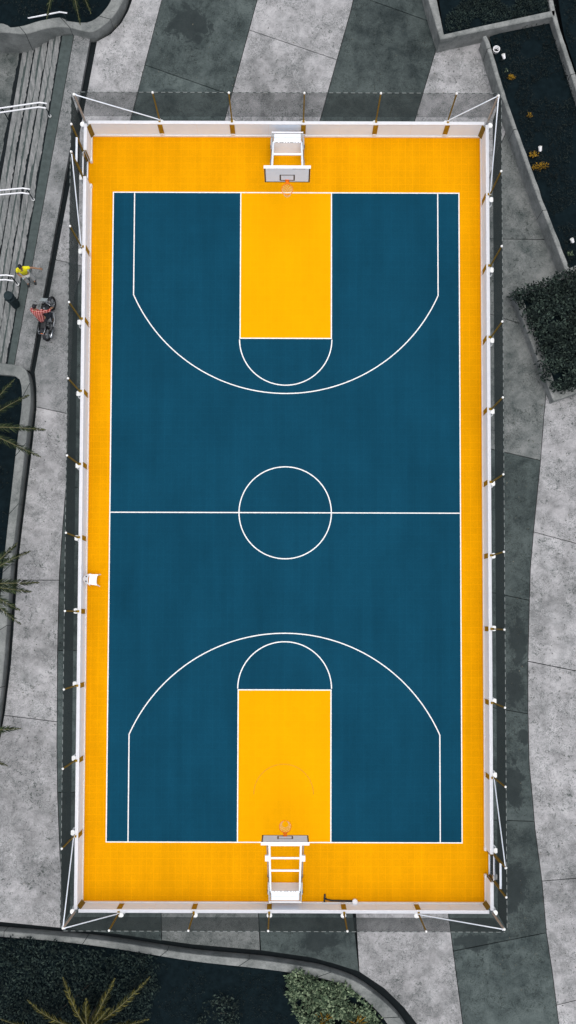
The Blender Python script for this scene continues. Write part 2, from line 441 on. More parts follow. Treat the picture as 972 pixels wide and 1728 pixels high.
# steps going down to the lower terrace
A0, A1 = at(105,60), at(12,618)
dr = (A1-A0).normalized(); pl = Vector((dr.y, -dr.x, 0));
if pl.x > 0: pl = -pl
A0 = A0-dr*1.0; A1 = A1+dr*1.5
stairs = thing('stone_steps', 'long weathered concrete steps going down beside the dark paving strip', 'steps', (0,0,0))
NS = 6
for i in range(NS):
    z = -.13*(i+1); p = [A0+pl*(.322*i), A1+pl*(.322*i), A1+pl*(.322*(i+1)+.0), A0+pl*(.322*(i+1)+.0)]
    # a tread with its own worn nosing
    bm = BM(); L = (A1-A0).length; n = 60
    top = []; 
    for j in range(n+1):
        a = A0+dr*(L*j/n)
        w = .010*mnoise.noise(Vector((j*.35, i*3.1, 0)))
        top.append((a+pl*(.322*i), a+pl*(.322*(i+1)-.012+w)))
    vt = [[bm.verts.new((q.x, q.y, z)) for q in r] for r in top]
    vb = [bm.verts.new((r[1].x, r[1].y, z-.13)) for r in top]
    for j in range(n):
        bm.faces.new((vt[j][0], vt[j+1][0], vt[j+1][1], vt[j][1])); bm.faces.new((vt[j][1], vt[j+1][1], vb[j+1], vb[j]))
    s = obj('step', bm, M['stair'], stairs)
    # ragged dark strip along the inner corner of each tread
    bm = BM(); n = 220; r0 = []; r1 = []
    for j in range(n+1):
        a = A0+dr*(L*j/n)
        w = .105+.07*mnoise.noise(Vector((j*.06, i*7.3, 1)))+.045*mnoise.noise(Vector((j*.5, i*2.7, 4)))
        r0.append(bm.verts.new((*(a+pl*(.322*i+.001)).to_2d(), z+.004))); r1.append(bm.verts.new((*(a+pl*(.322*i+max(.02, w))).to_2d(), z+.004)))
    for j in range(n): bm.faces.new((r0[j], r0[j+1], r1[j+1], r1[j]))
    obj('dark_strip', bm, M['strip'] if i % 2 else M['base'], s)
bm = BM(); q = [A0+pl*(.322*NS+.05), A1+pl*(.322*NS+.05), A1+pl*9, A0+pl*9+dr*-1]
for pc in split(q, at(0,258,-.9), at(10,259,-.9)): prism(bm, inset(pc, .012), -1.2, -.9)
struct(obj('lower_terrace_pavement', bm, M['mid']))
bm = BM(); n = 200; q0 = []; q1 = []; L = (A1-A0).length  # ragged dark strip painting in the shadow at the foot of the steps
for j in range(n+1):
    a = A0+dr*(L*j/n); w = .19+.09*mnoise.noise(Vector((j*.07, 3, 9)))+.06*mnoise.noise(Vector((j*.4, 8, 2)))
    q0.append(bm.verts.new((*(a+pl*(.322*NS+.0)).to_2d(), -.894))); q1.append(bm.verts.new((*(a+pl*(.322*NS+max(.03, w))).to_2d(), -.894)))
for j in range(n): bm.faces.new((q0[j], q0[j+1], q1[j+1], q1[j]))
obj('dark_strip', bm, M['base'], stairs)

# ------------------------------------------------------------------ the court
struct(sheet('court_floor', [(-8.60,-16.58),(8.60,-16.58),(8.60,16.58),(-8.60,16.58)], .012, M['yellow']))
W, L2 = 7.5, 13.95
bm = BM()
def rect(bm, x0, y0, x1, y1, z): bm.faces.new([bm.verts.new(v) for v in ((x0,y0,z),(x1,y0,z),(x1,y1,z),(x0,y1,z))])
for (x0,y0,x1,y1) in ((-W,-7.55,W,7.55),(-W,7.55,-1.97,L2),(1.97,7.55,W,L2),(-W,-L2,-1.97,-7.55),(1.97,-L2,W,-7.55)): rect(bm, x0,y0,x1,y1,.016)
struct(obj('court_floor', bm, M['blue']))
bm = BM(); rect(bm,-1.97,7.55,1.97,L2,.016); rect(bm,-1.97,-L2,1.97,-7.55,.016)
struct(obj('court_floor', bm, M['key']))
bm = BM(); lw = .023; Z = .020
def hl(x0,x1,y): rect(bm, x0, y-lw, x1, y+lw, Z)
def vl(x,y0,y1): rect(bm, x-lw, min(y0,y1), x+lw, max(y0,y1), Z)
def arc(bm, cx, cy, R, a0, a1, z, w=lw, n=96):
    pr = None
    for k in range(n+1):
        t = a0+(a1-a0)*k/n
        c = (bm.verts.new((cx+(R-w)*math.cos(t), cy+(R-w)*math.sin(t), z)), bm.verts.new((cx+(R+w)*math.cos(t), cy+(R+w)*math.sin(t), z)))
        if pr: bm.faces.new((pr[0], pr[1], c[1], c[0]))
        pr = c
for s in (1,-1):
    hl(-W-lw, W+lw, s*L2)
    vl(s*W, -L2+lw, -lw); vl(s*W, lw, L2-lw)
hl(-W+lw, -1.975-lw, 0); hl(-1.975+lw, 1.975-lw, 0); hl(1.975+lw, W-lw, 0)
hl(-W-lw, -W+lw, 0); hl(W-lw, W+lw, 0)
arc(bm, 0, 0, 1.975, 0, 2*PI, Z)
for s in (1,-1):
    for e in (1,-1):
        vl(e*1.97, s*7.55+s*lw, s*(L2-lw)); vl(e*6.58, s*9.42, s*(L2-lw))
    hl(-1.97-lw, 1.97+lw, s*7.55)
    t0 = math.asin(2.92/7.19)
    if s > 0: arc(bm, 0, 12.34, 7.19, PI+t0, 2*PI-t0, Z+.001); arc(bm, 0, 7.50, 1.99, PI, 2*PI, Z+.001)
    else: arc(bm, 0, -12.34, 7.19, t0, PI-t0, Z+.001); arc(bm, 0, -7.50, 1.99, 0, PI, Z+.001)
struct(obj('court_marking', bm, M['line']))
bm = BM()
for k in range(9): arc(bm, -.03, -11.94, 1.26, PI*(k/9), PI*((k+1)/9)-(.0,.025,.0)[k % 3], Z, .016, 10)
struct(obj('worn_court_marking', bm, M['faint']))

# ------------------------------------------------------------------ fences round the court
XI, YI, XO, YO, HW, HN = 8.47, 16.45, 8.585, 16.565, .95, 2.85
PXW, PYW = 8.63, 16.60         # post line
post_proto = None
def post_parts(parent, loc, rz, plate=True, foot=True):
    """post leans nowhere: square bar, cap, ochre plate on the inner side; local +x = into the court"""
    bm = BM(); box(bm, (0,0,HN/2), (.048,.055,HN), bevel=.006)
    p = obj('post', bm, M['ochre'], parent); p.location = loc; p.rotation_euler = (0,0,rz)
    bm = BM(); lathe(bm, [(.02,HN-.02),(.042,HN),(.048,HN+.03),(.036,HN+.065),(.01,HN+.08)], n=12); obj('post_cap', bm, M['cap'], p, True)
    if plate:
        bm = BM(); box(bm, (.172,0,.56), (.018,.20,.66), bevel=.004); obj('post_plate', bm, M['plate'], p)
        bm = BM(); box(bm, (.030,0,HW+.04), (.15,.09,.04), bevel=.008); obj('clamp', bm, M['plate'], p)
    if foot:
        bm = BM(); box(bm, (.18,0,.135), (.045,.16,.21), bevel=.01); obj('base_shoe', bm, M['rail'], p)
    return p
def side_fence(label, axis, sgn, segs, posts, braces):
    """axis 'x': wall runs along x at y=sgn*Y.  segs: stretches of board wall. posts: coordinates along the wall."""
    root = thing('net_fence', label, 'fence', (0, sgn*YO, 0) if axis == 'x' else (sgn*XO, 0, 0))
    o = Vector(root.location)
    def P(u, out, z):   # u along wall, out = metres outward of the inner face
        return Vector((u, sgn*(YI+out), z))-o if axis == 'x' else Vector((sgn*(XI+out), u, z))-o
    def bx(bm, u0, u1, o0, o1, z0, z1, bev=0):
        a, b = P(u0,o0,z0), P(u1,o1,z1)
        box(bm, (a+b)/2, tuple(max(1e-3, abs(v)) for v in (b-a)), bevel=bev)
    bmp, bmr, bmk = BM(), BM(), BM()
    for u0, u1 in segs:
        bx(bmp, u0, u1, .0, .115, .02, HW-.035)
        bx(bmr, u0, u1, -.012, .128, HW-.033, HW+.012, .008)
        bx(bmk, u0, u1, -.045, -.003, .014, .11, .006)
        n = max(1, round((u1-u0)/1.54))
        for k in range(1, n):
            u = u0+(u1-u0)*k/n
            bx(bmr, u-.006, u+.006, -.004, -.001, .13, HW-.04)
    w = obj('board_wall', bmp, M['panel'], root); obj('top_rail', bmr, M['rail'], w); obj('kick_strip', bmk, M['kick'], w)
    rz = {('x',1): -PI/2, ('x',-1): PI/2, ('y',1): PI, ('y',-1): 0}[(axis, sgn)]
    for u in posts:
        po = P(u, .16, 0) 
        post_parts(root, po, rz)
    # netting: real cords
    u0, u1 = -999, 999
    lim = (XI+.10) if axis == 'x' else (YI+.10)
    bm = BM(); pitch, r = .046, .0043
    n = int(2*lim/pitch)
    V = []; Fc = []
    def cord(a, b, rx, ry):
        k = len(V)
        for p in (a, b):
            V.extend([tuple(p+rx), tuple(p+ry), tuple(p-rx), tuple(p-ry)])
        for j in range(4): Fc.append((k+j, k+(j+1) % 4, k+4+(j+1) % 4, k+4+j))
    ex = Vector((1,0,0)); ey = Vector((0,1,0)); ez = Vector((0,0,1))
    al, ac = (ex, ey) if axis == 'x' else (ey, ex)
    lean = .17
    for k in range(n+1):
        u = -lim+2*lim*k/n
        cord(P(u,.27,1.05), P(u,.19,HN-.02), al*r, ac*r)
    nz = int((HN-1.12)/pitch)
    for k in range(nz+1):
        q = k/nz; z = 1.05+(HN-1.07)*q; w = .27-.08*q
        cord(P(-lim,w,z), P(lim,w,z), ac*r, ez*r)
    obj('netting', (V, Fc), M['net'], root)
    bm = BM(); tube(bm, P(-lim,.19,HN), P(lim,.19,HN), .011, n=6)
    obj('top_cable', bm, M['rope'], root)
    for a, b in braces:
        bm = BM(); tube(bm, Vector(a)-o, Vector(b)-o, .023, n=8)
        box(bm, Vector(a)-o, (.07,.07,.06)); box(bm, Vector(b)-o, (.08,.08,.05))
        obj('brace', bm, M['white'], root)
    return root
lp = [11.13,8.05,4.98,1.90,-1.17,-4.25,-7.32,-10.4,-13.48]
rp = [13.43,10.37,7.32,4.27,1.20,-1.87,-4.93,-7.98,-11.05]
tp = [-5.38,-2.31,.73,3.81,6.86]
bp = [-6.76,-3.69,-.60,2.47,5.52]
side_fence('white-boarded net fence behind the hoop that shows its open front, near the raised planters', 'x', 1, [(-XI+.06, XI-.06)], tp,
  [((-8.5,16.55,HN-.05),(tp[0],PYW,HW+.06)), ((8.52,16.55,HN-.05),(tp[-1],PYW,HW+.06))])
side_fence('white-boarded net fence behind the ladder-backed hoop, beside the curved hedge bed', 'x', -1, [(-XI+.06, XI-.06)], bp,
  [((-8.5,-16.55,HN-.05),(bp[0],-PYW,HW+.06)), ((8.52,-16.55,HN-.05),(bp[-1],-PYW,HW+.06))])
side_fence('long white-boarded net fence beside the motorcycle and the steps', 'y', -1, [(-YI, 14.17), (15.3, YI)], lp,
  [((-PXW,14.2,HN-.05),(-PXW,lp[0],HW+.06)), ((-8.56,-16.5,HN-.05),(-PXW,lp[-1],HW+.06))])
side_fence('long white-boarded net fence facing the dark hedge and the raised planter walls', 'y', 1, [(-YI, -15.3), (-14.17, YI)], rp,
  [((8.56,16.5,HN-.05),(PXW,rp[0],HW+.06)), ((PXW,-14.2,HN-.05),(PXW,rp[-1],HW+.06))])
# corner posts
for sx, sy, lb in ((-1,1,'ochre fence corner post nearest the steps'), (1,1,'ochre fence corner post by the slanting planter wall'), (-1,-1,'ochre fence corner post above the palm and dark hedge bed'), (1,-1,'ochre fence corner post next to the gate beside dark paving')):
    r = thing('corner_post', lb, 'post', (sx*8.54, sy*16.52, 0), math.atan2(-sy,-sx), 'corner posts of the fence')
    bm = BM(); box(bm, (0,0,HN/2), (.08,.08,HN), bevel=.006); obj('post', bm, M['greypaint'], r)
    bm = BM(); lathe(bm, [(.03,HN-.02),(.055,HN),(.05,HN+.06),(.01,HN+.08)], n=12); obj('post_cap', bm, M['cap'], r, True)
    bm = BM(); box(bm, (.20,0,.52), (.02,.21,.80), bevel=.004); obj('post_plate', bm, M['ochre'], r)
# gates
def gate(x, y0, y1, s, label):
    yc = (y0+y1)/2; w = y1-y0
    r = thing('gate', label, 'gate', (x, yc, 0), 0, 'gates in the long fences')
    for yy in (y0-yc, y1-yc):
        bm = BM(); box(bm, (0,yy,HN/2), (.06,.07,HN), bevel=.006); p = obj('post', bm, M['ochre'], r)
        bm = BM(); lathe(bm, [(.02,HN-.02),(.042,HN),(.048,HN+.03),(.036,HN+.065),(.01,HN+.08)], c=(0,yy,0), n=12); obj('post_cap', bm, M['cap'], p, True)
        bm = BM(); box(bm, (-s*.13,yy,.56), (.018,.16,.80), bevel=.004); obj('post_plate', bm, M['ochre'], p)
        bm = BM(); box(bm, (-s*.17,yy,.10), (.10,.15,.17), bevel=.01); obj('base_shoe', bm, M['rail'], p)
    hw = w/2-.06
    for z in (.12, HW, 2.0):
        bm = BM(); tube(bm, (0,-hw,z), (0,hw,z), .045, n=10); obj('gate_rail', bm, M['white'], r)
    for yy in (-hw+.02, hw-.02):
        bm = BM(); tube(bm, (0,yy,.10), (0,yy,2.0), .028, n=10); obj('gate_stile', bm, M['ochre'], r)
    V=[];Fc=[]
    def cord(a,b,rx,ry):
        k=len(V)
        for p in (Vector(a),Vector(b)): V.extend([tuple(p+rx),tuple(p+ry),tuple(p-rx),tuple(p-ry)])
        for j in range(4): Fc.append((k+j,k+(j+1)%4,k+4+(j+1)%4,k+4+j))
    n=int(2*hw/.046); q=.004
    for k in range(n+1): cord((0,-hw+2*hw*k/n,.13),(0,-hw+2*hw*k/n,1.98),Vector((0,q,0)),Vector((q,0,0)))
    for k in range(41): cord((0,-hw,.13+1.85*k/40),(0,hw,.13+1.85*k/40),Vector((q,0,0)),Vector((0,0,q)))
    obj('netting', (V,Fc), M['net'], r)
    bm = BM(); box(bm, (-s*.05,-hw+.16 if s>0 else hw-.16,.98), (.05,.14,.16), bevel=.01); obj('latch', bm, M['steel'], r)
gate(-PXW, 14.17, 15.30, -1, 'white-railed gate in the long fence at the end near the steps')
gate(PXW, -15.30, -14.17, 1, 'white-railed gate in the long fence at the ladder-backed hoop end')
# capped footings outside the fences
def bollard(p, label):
    r = thing('bollard', label, 'bollard', (p[0], p[1], 0), 0, 'round white-capped footings outside the fence')
    bm = BM(); lathe(bm, [(.075,-.1),(.075,.44),(.07,.45)], n=16); obj('shaft', bm, M['greypaint'], r, False)
    bm = BM(); lathe(bm, [(.09,.44),(.112,.45),(.115,.475),(.09,.495),(.02,.503)], n=20); obj('cap', bm, M['cap'], r, False)
    bm = BM(); lathe(bm, [(.13,-.05),(.13,.012),(.08,.018)], n=16); obj('base_flange', bm, M['greypaint'], r, False)
ordn = ['first','second','third','fourth','fifth','sixth','seventh','eighth','ninth','tenth','eleventh','twelfth']
for k, u in enumerate([14.35]+lp): bollard((-8.80,u+.02), 'round white-capped footing on the steps side of the fence, %s from the steps end' % ordn[k])
for k, u in enumerate(rp+[-14.17,-15.25]): bollard((8.80,u+.02), 'round white-capped footing on the planter side of the fence, %s from the raised planters' % ordn[k])
for k, u in enumerate(tp): bollard((u,16.80), 'round white-capped footing behind the open-front hoop fence, %s from the steps side' % ordn[k])
for k, u in enumerate(bp): bollard((u,-16.83), 'round white-capped footing behind the ladder-backed hoop fence, %s from the steps side' % ordn[k])
for sx, sy, lb in ((-1,1,'at the fence corner nearest the steps'),(1,1,'at the fence corner by the slanting planter wall'),(-1,-1,'at the fence corner above the palm bed'),(1,-1,'at the fence corner beside the gate and dark paving')):
    bollard((sx*8.76, sy*16.70), 'round white-capped footing '+lb)

# ------------------------------------------------------------------ basketball hoops
def hoop(y, s, label):
    """local: +y towards the middle of the court, board front at y=0"""
    r = thing('basketball_hoop', label, 'basketball hoop', (.05, y, .012), 0 if s < 0 else PI, 'basketball hoops')
    HW2 = .90
    bm = BM(); box(bm, (0,-.025,3.425), (2*HW2,.05,1.05), bevel=.006); bd = obj('backboard', bm, M['white'], r)
    bm = BM()
    for sx in (-1,1): box(bm, (sx*(HW2-.028),.002,3.425), (.05,.006,1.045))
    box(bm, (0,.002,2.927), (2*HW2-.11,.006,.045)); box(bm, (-.45,.002,3.925), (.5,.006,.012))
    obj('border', bm, M['black'], bd)
    bm = BM()
    for sx in (-1,1): box(bm, (sx*.275,.002,3.26), (.05,.006,.45))
    box(bm, (0,.002,3.46), (.50,.006,.04)); box(bm, (0,.002,3.055), (.50,.006,.05))
    obj('target_square', bm, M['black'], bd)
    bm = BM(); box(bm, (0,-.055,3.955), (2*HW2+.03,.12,.035), bevel=.006); obj('top_edge', bm, M['rail'], bd)
    bm = BM(); torus(bm, (0,.36,3.05), .232, .012, n=36, m=8); box(bm, (0,.075,3.045), (.13,.15,.02), bevel=.004); box(bm, (0,.006,3.04), (.16,.012,.14), bevel=.003)
    for sx in (-1,1): tube(bm, (sx*.05,.03,2.97), (sx*.10,.20,3.04), .01, n=6)
    rim = obj('rim', bm, M['orange'], r, False)
    bm = BM(); n = 12
    for k in range(n):
        for dk in (-.5,.5):
            pts = []
            for j in range(6):
                t = j/5; a = 2*PI*(k+dk*(j % 2)*1.0)/n; rr = .225-.10*t
                pts.append((rr*math.cos(a), .36+rr*math.sin(a), 3.04-.42*t))
            pipe(bm, pts, .004, 4)
    obj('net', bm, M['netwhite'], rim)
    # two booms rising from the base to the board, with rungs
    B0, B1 = Vector((.60,-2.75,.85)), Vector((.60,-.12,3.62))
    for sx in (-1,1):
        f = Vector((sx,1,1))
        bm = BM(); d = (B1-B0)
        q = Matrix.Rotation(math.atan2(d.z,d.y),3,'X')
        box(bm, (B0*.5+B1*.5)*f, (.075,d.length,.09), q, .008); obj('boom', bm, M['white'], r)
        bm = BM(); tube(bm, Vector((sx*.70,-2.35,.35)), Vector((sx*.70,-.30,3.02)), .028, n=8); tube(bm, (sx*.70,-.30,3.02), (sx*.62,-.06,3.0), .025, n=8); obj('strut', bm, M['greypaint'], r)
        bm = BM(); p = B0.lerp(B1,.70); box(bm, Vector((sx*.70,p.y,p.z)), (.16,.22,.16), bevel=.01)
        if s < 0: obj('hinge_block', bm, M['white'], r)
        else: bm.free()
        bm = BM(); box(bm, (sx*.68,-2.62,.62), (.06,.50,.86), bevel=.01); obj('side_plate', bm, M['greypaint'], r)
        bm = BM(); box(bm, (sx*.3,-.09,3.2), (.06,.08,.7)); tube(bm, (sx*.3,-.12,3.45), (sx*.6,-.14,3.58), .03, n=8); obj('board_bracket', bm, M['white'], r)
    for t in ((.965,.70,.44) if s < 0 else (.965,.44)):
        p = B0.lerp(B1,t); bm = BM(); box(bm, (0,p.y,p.z), (1.13,.07,.07), bevel=.006); obj('rung', bm, M['white'], r)
    bm = BM(); p = B0.lerp(B1,.965); tube(bm, (0,p.y,p.z), (0,-.08,3.55), .025, n=8); obj('centre_stay', bm, M['white'], r)
    # counterweight base
    bm = BM(); prof = [(-3.18,.0),(-3.18,.78),(-2.80,.80),(-2.70,.10),(-2.69,.0)]; w = .60
    v0 = [bm.verts.new((-w,a,b)) for a,b in prof]; v1 = [bm.verts.new((w,a,b)) for a,b in prof]
    bm.faces.new(v0); bm.faces.new(v1[::-1])
    for k in range(5): bm.faces.new((v0[k],v1[k],v1[(k+1)%5],v0[(k+1)%5]))
    bmesh.ops.recalc_face_normals(bm, faces=bm.faces)
    bs = obj('weight_box', bm, M['white'], r)
    bm = BM()
    for k in range(9): x = -.45+.9*k/8+rnd.uniform(-.04,.04); box(bm, (x,-2.805,.802), (rnd.uniform(.03,.12),.03,.008))
    obj('rust_marks', bm, M['greypaint'], bs)
    bm = BM()
    for sx in (-1,1): box(bm, (sx*.655,-2.95,.42), (.05,.55,.78), bevel=.008); box(bm, (sx*.58,-3.03,.792), (.035,.30,.03))
    obj('box_frame', bm, M['greypaint'], bs)
    bm = BM(); box(bm, (0,-3.03,.825), (1.1,.02,.012))
    box(bm, (0,-3.235,.80), (1.34,.05,.05))
    obj('lid_edge', bm, M['rail'], bs)
    for sx in (-1,1):
        for yy in (-3.05,-2.4):
            bm = BM(); tube(bm, (sx*.69,yy,.06), (sx*.75,yy,.06), .06, n=14); obj('wheel', bm, M['rubber'], r)
hoop(12.93, 1, 'white portable hoop whose board face and open front lean to the raised planters end')
hoop(-12.93, -1, 'white portable hoop seen with its ladder-like back frame, at the palm bed end')

# ------------------------------------------------------------------ curbs and planter walls
def ribbon_wall(name, outer, inner, z0, z1, mat, label, zi=None, cuts=0, cat='wall', cap=0):
    """outer/inner: matched world polylines"""
    bm = BM(); n = len(outer)
    zi = z1 if zi is None else zi
    c = .03
    rows = []
    for a, b in zip(outer, inner):
        d = (b-a).to_2d(); d = d.normalized()*c
        rows.append([bm.verts.new((a.x,a.y,z0)), bm.verts.new((a.x,a.y,z1-c)), bm.verts.new((a.x+d.x,a.y+d.y,z1)), bm.verts.new((b.x-d.x*.5,b.y-d.y*.5,zi)), bm.verts.new((b.x,b.y,zi-c*.5)), bm.verts.new((b.x,b.y,z0))])
    for A, B in zip(rows, rows[1:]):
        for k in range(5): bm.faces.new((A[k],A[k+1],B[k+1],B[k]))
    bm.faces.new(rows[0][::-1]); bm.faces.new(rows[-1])
    bmesh.ops.recalc_face_normals(bm, faces=bm.faces)
    o = obj(name, bm, mat); tag(o, label, cat)
    if cuts:
        bm = BM()
        for k in range(2, n-2, cuts):
            a, b = outer[k], inner[k]; d = (b-a).normalized(); t = Vector((-d.y,d.x,0))*.012
            vs = [a-d*.004-t, a-d*.004+t, b+t, b-t]
            bm.faces.new([bm.verts.new((v.x,v.y,z1+.003)) for v in vs])
            bm.faces.new([bm.verts.new(v) for v in ((vs[0].x,vs[0].y,z1+.003),(vs[1].x,vs[1].y,z1+.003),(vs[1].x,vs[1].y,z0+.02),(vs[0].x,vs[0].y,z0+.02))])
        obj('joint', bm, M['base'], o)
    return o
def resample(pts, n):
    P = [Vector(p) for p in pts]; d = [0]
    for a, b in zip(P, P[1:]): d.append(d[-1]+(b-a).length)
    out = []; 
    for k in range(n):
        t = d[-1]*k/(n-1); i = 0
        while i < len(d)-2 and d[i+1] < t: i += 1
        out.append(P[i].lerp(P[i+1], (t-d[i])/max(1e-6, d[i+1]-d[i])))
    return out
def curb(outer_px, inner_px, ztop, z0, label, n=60, zo=0, cuts=9):
    o = resample(pxs(smooth_line(outer_px), zo), n); i = resample(pxs(smooth_line(inner_px), ztop), n)
    for v in o+i: v.z = 0
    ribbon_wall('planter_curb', o, i, z0, ztop, M['curb'], label, cuts=cuts)
    return o, i
# top-left bed
tlo = [(-120,70),(0,66),(45,69),(77,61),(102,57),(124,59),(158,66),(180,53),(196,38),(208,18),(215,0),(222,-40),(240,-200)]
tli = [(-120,40),(0,39),(14,46),(40,43),(66,35),(102,29),(113,35),(140,38),(155,35),(169,25),(180,12),(187,0),(196,-40),(214,-200)]
o, i = curb(tlo, tli, .45, -1.0, 'curving concrete curb of the planted bed at the head of the steps', 70)
struct(sheet('soil', [(v.x,v.y) for v in i]+[(at(100,-300).x,at(100,-300).y),(at(-200,-200).x,at(-200,-200).y)], .25, M['soil']))
# left bed
lo = [(-150,606),(-60,611),(0,616),(38,621),(48,628),(53,642),(56,672),(54,700),(46,765),(36,850),(24,950),(19,1010),(12,1110),(2,1200),(-6,1245),(-22,1300),(-80,1420)]
li = [(-150,624),(-60,628),(0,632),(24,634),(32,638),(36,652),(37,675),(35,700),(27,760),(17,850),(5,960),(0,1010),(-8,1110),(-18,1200),(-26,1245),(-42,1300),(-98,1420)]
o, i = curb(lo, li, .35, -1.0, 'long concrete curb of the bed with green palm fronds hanging over it', 90)
struct(sheet('soil', [(v.x,v.y) for v in i]+[(at(-300,1420).x,at(-300,1420).y),(at(-300,640).x,at(-300,640).y)], .18, M['soil']))
# bottom bed
bo = [(-150,1552),(0,1566),(110,1575),(200,1585),(324,1604),(440,1615),(524,1627),(560,1636),(600,1651),(640,1679),(670,1708),(688,1735),(704,1770),(724,1820),(770,1960)]
bi = [(-150,1568),(0,1581),(100,1589),(200,1602),(324,1622),(424,1633),(500,1643),(550,1653),(588,1667),(622,1692),(648,1720),(662,1745),(676,1780),(696,1830),(742,1960)]
o, i = curb(bo, bi, .35, -.2, 'curved concrete curb of the dark bed behind the ladder-backed hoop', 90, cuts=11)
struct(sheet('soil', [(v.x,v.y) for v in i]+[(at(700,2050).x,at(700,2050).y),(at(-150,2050).x,at(-150,2050).y)], .15, M['soil']))
# raised planters
def pwall(outer, inner, z1, z0, label, zo=None, zi=None, n=40):
    zo = z1 if zo is None else zo
    o = resample(pxs(outer, zo), n); i = resample(pxs(inner, z1 if zi is None else zi), n)
    for k, v in enumerate(i):   # broken, chipped inner edge
        v.x += .03*mnoise.noise(Vector((k*.6, z0*3+outer[0][0], 1))); v.z = 0
    for v in o: v.z = 0
    return ribbon_wall('planter_wall', o, i, z0, z1, M['wallc'], label, cuts=13)
def poly_wall(outer, inner, z1, z0, label):
    o = pxs(outer, z1); i = pxs(inner, z1)
    for v in o+i: v.z = 0
    return ribbon_wall('planter_wall', o, i, z0, z1, M['wallc'], label)
poly_wall([(704,-80),(723,0),(743,67),(811,52),(936,27)], [(720,-80),(737,0),(749,58),(811,44),(936,17)], .85, -.2, 'raised concrete planter wall with a corner, the farthest one behind the open-front hoop')
pwall([(815,62),(818,68),(846,161),(906,330),(954,455),(960,470)], [(821,60),(825,68),(853,161),(913,330),(961,452),(967,470)], .85, -.2, 'slanting concrete planter wall running from the corner planter down to the hedge')
pwall([(922,-20),(930,20),(942,60),(972,152),(1040,360)], [(929,-20),(937,20),(949,60),(979,148),(1047,355)], .85, -.2, 'second slanting concrete planter wall, nearest the picture edge')
poly_wall([(866,496),(899,585),(920,640),(934,677),(972,663),(1100,616)], [(878,492),(911,580),(932,634),(941,661),(972,650),(1100,602)], .5, -.2, 'low concrete planter wall round the dark overhanging hedge')
poly_wall([(1100,392),(962,452),(866,490)], [(1100,408),(962,466),(876,502)], .5, -.2, 'concrete planter wall under the upper edge of the dark hedge')
def soil(pts, z): 
    struct(sheet('soil', [(v.x,v.y) for v in pxs(pts, z)], z, M['soil']))
soil([(723,-100),(741,0),(749,60),(936,20),(925,-100)], .66)
soil([(826,62),(936,24),(945,60),(975,150),(1045,360),(1060,420),(962,452),(912,330),(852,161)], .42)
soil([(935,-60),(945,20),(952,60),(982,150),(1050,358),(1300,358),(1300,-100)], .62)
soil([(874,498),(962,462),(1110,400),(1110,612),(972,655),(940,664)], .4)

# ------------------------------------------------------------------ planting
def inpoly(p, x, y):
    r = False; n = len(p)
    for i in range(n):
        a, b = p[i], p[(i+1) % n]
        if (a.y > y) != (b.y > y) and x < (b.x-a.x)*(y-a.y)/(b.y-a.y)+a.x: r = not r
    return r
def leaf(V, Fc, p, size, up, yaw, tilt, w=.45):
    """folded leaf: two quads sharing the midrib"""
    d = Vector((math.cos(yaw)*math.cos(tilt), math.sin(yaw)*math.cos(tilt), math.sin(tilt)))
    s = Vector((-math.sin(yaw), math.cos(yaw), 0)); nrm = d.cross(s)
    k = len(V)
    V.extend([tuple(p), tuple(p+d*size*.5+s*size*w*.5+nrm*size*.10), tuple(p+d*size), tuple(p+d*size*.5-s*size*w*.5+nrm*size*.10)])
    Fc.append((k, k+1, k+2)); Fc.append((k, k+2, k+3))
def foliage_mesh(poly, z0, ztop, n, size, seed, edge=.25, bump=.25, holes=0.0, hs=1.3):
    r = random.Random(seed); V = []; Fc = []
    xs = [v.x for v in poly]; ys = [v.y for v in poly]
    c = 0; tries = 0
    while c < n and tries < n*12:
        tries += 1
        x = r.uniform(min(xs)-.2, max(xs)+.2); y = r.uniform(min(ys)-.2, max(ys)+.2)
        ex = edge*mnoise.noise(Vector((x*1.7, y*1.7, seed)))+.5*edge*mnoise.noise(Vector((x*5, y*5, seed+3)))
        ey = edge*mnoise.noise(Vector((x*1.7+9, y*1.7, seed)))+.5*edge*mnoise.noise(Vector((x*5+9, y*5, seed+3)))
        if not inpoly(poly, x+ex, y+ey): continue
        if holes and mnoise.noise(Vector((x*hs, y*hs, seed+20))) < holes-.5: continue
        h = ztop+bump*mnoise.noise(Vector((x*1.2, y*1.2, seed)))+bump*.7*mnoise.noise(Vector((x*3.4, y*3.4, seed+5)))
        z = h-(h-z0)*(r.random()**2.2)
        leaf(V, Fc, Vector((x, y, z)), size*r.uniform(.6, 1.35), 1, r.uniform(0, 2*PI), r.uniform(-.5, .9))
        c += 1
    return V, Fc
def hedge(name, px, zref, z0, ztop, n, size, mat, label, cat, seed, edge=.25, bump=.2, holes=0, stems=6):
    poly = pxs(px, zref); c = sum(poly, Vector())/len(poly)
    r = thing(name, label, cat, (c.x, c.y, z0))
    V, Fc = foliage_mesh(poly, z0+.1, ztop, n, size, seed, edge, bump, holes)
    V = [(a-c.x, b-c.y, z-z0) for a, b, z in V]
    obj('foliage', (V, Fc), mat, r)
    bm = BM(); rr = random.Random(seed)
    v = V[rr.randrange(len(V))]
    pipe(bm, [(0, 0, 0), (v[0]*.3+.03, v[1]*.3, v[2]*.5), (v[0]*.5, v[1]*.5, v[2]*.9)], [.03, .02, .008], 6)
    obj('stem', bm, M['bark'], r)
    return r
hedge('hedge', [(870,489),(900,476),(930,466),(960,456),(1060,420),(1060,618),(972,651),(950,658),(938,652),(925,628),(912,592),(897,552),(884,520)], 1.0, .4, 1.05, 11000, .135, M['hedge'], 'dense dark green hedge spilling over the low planter wall', 'hedge', 3, .42, .34, .12)
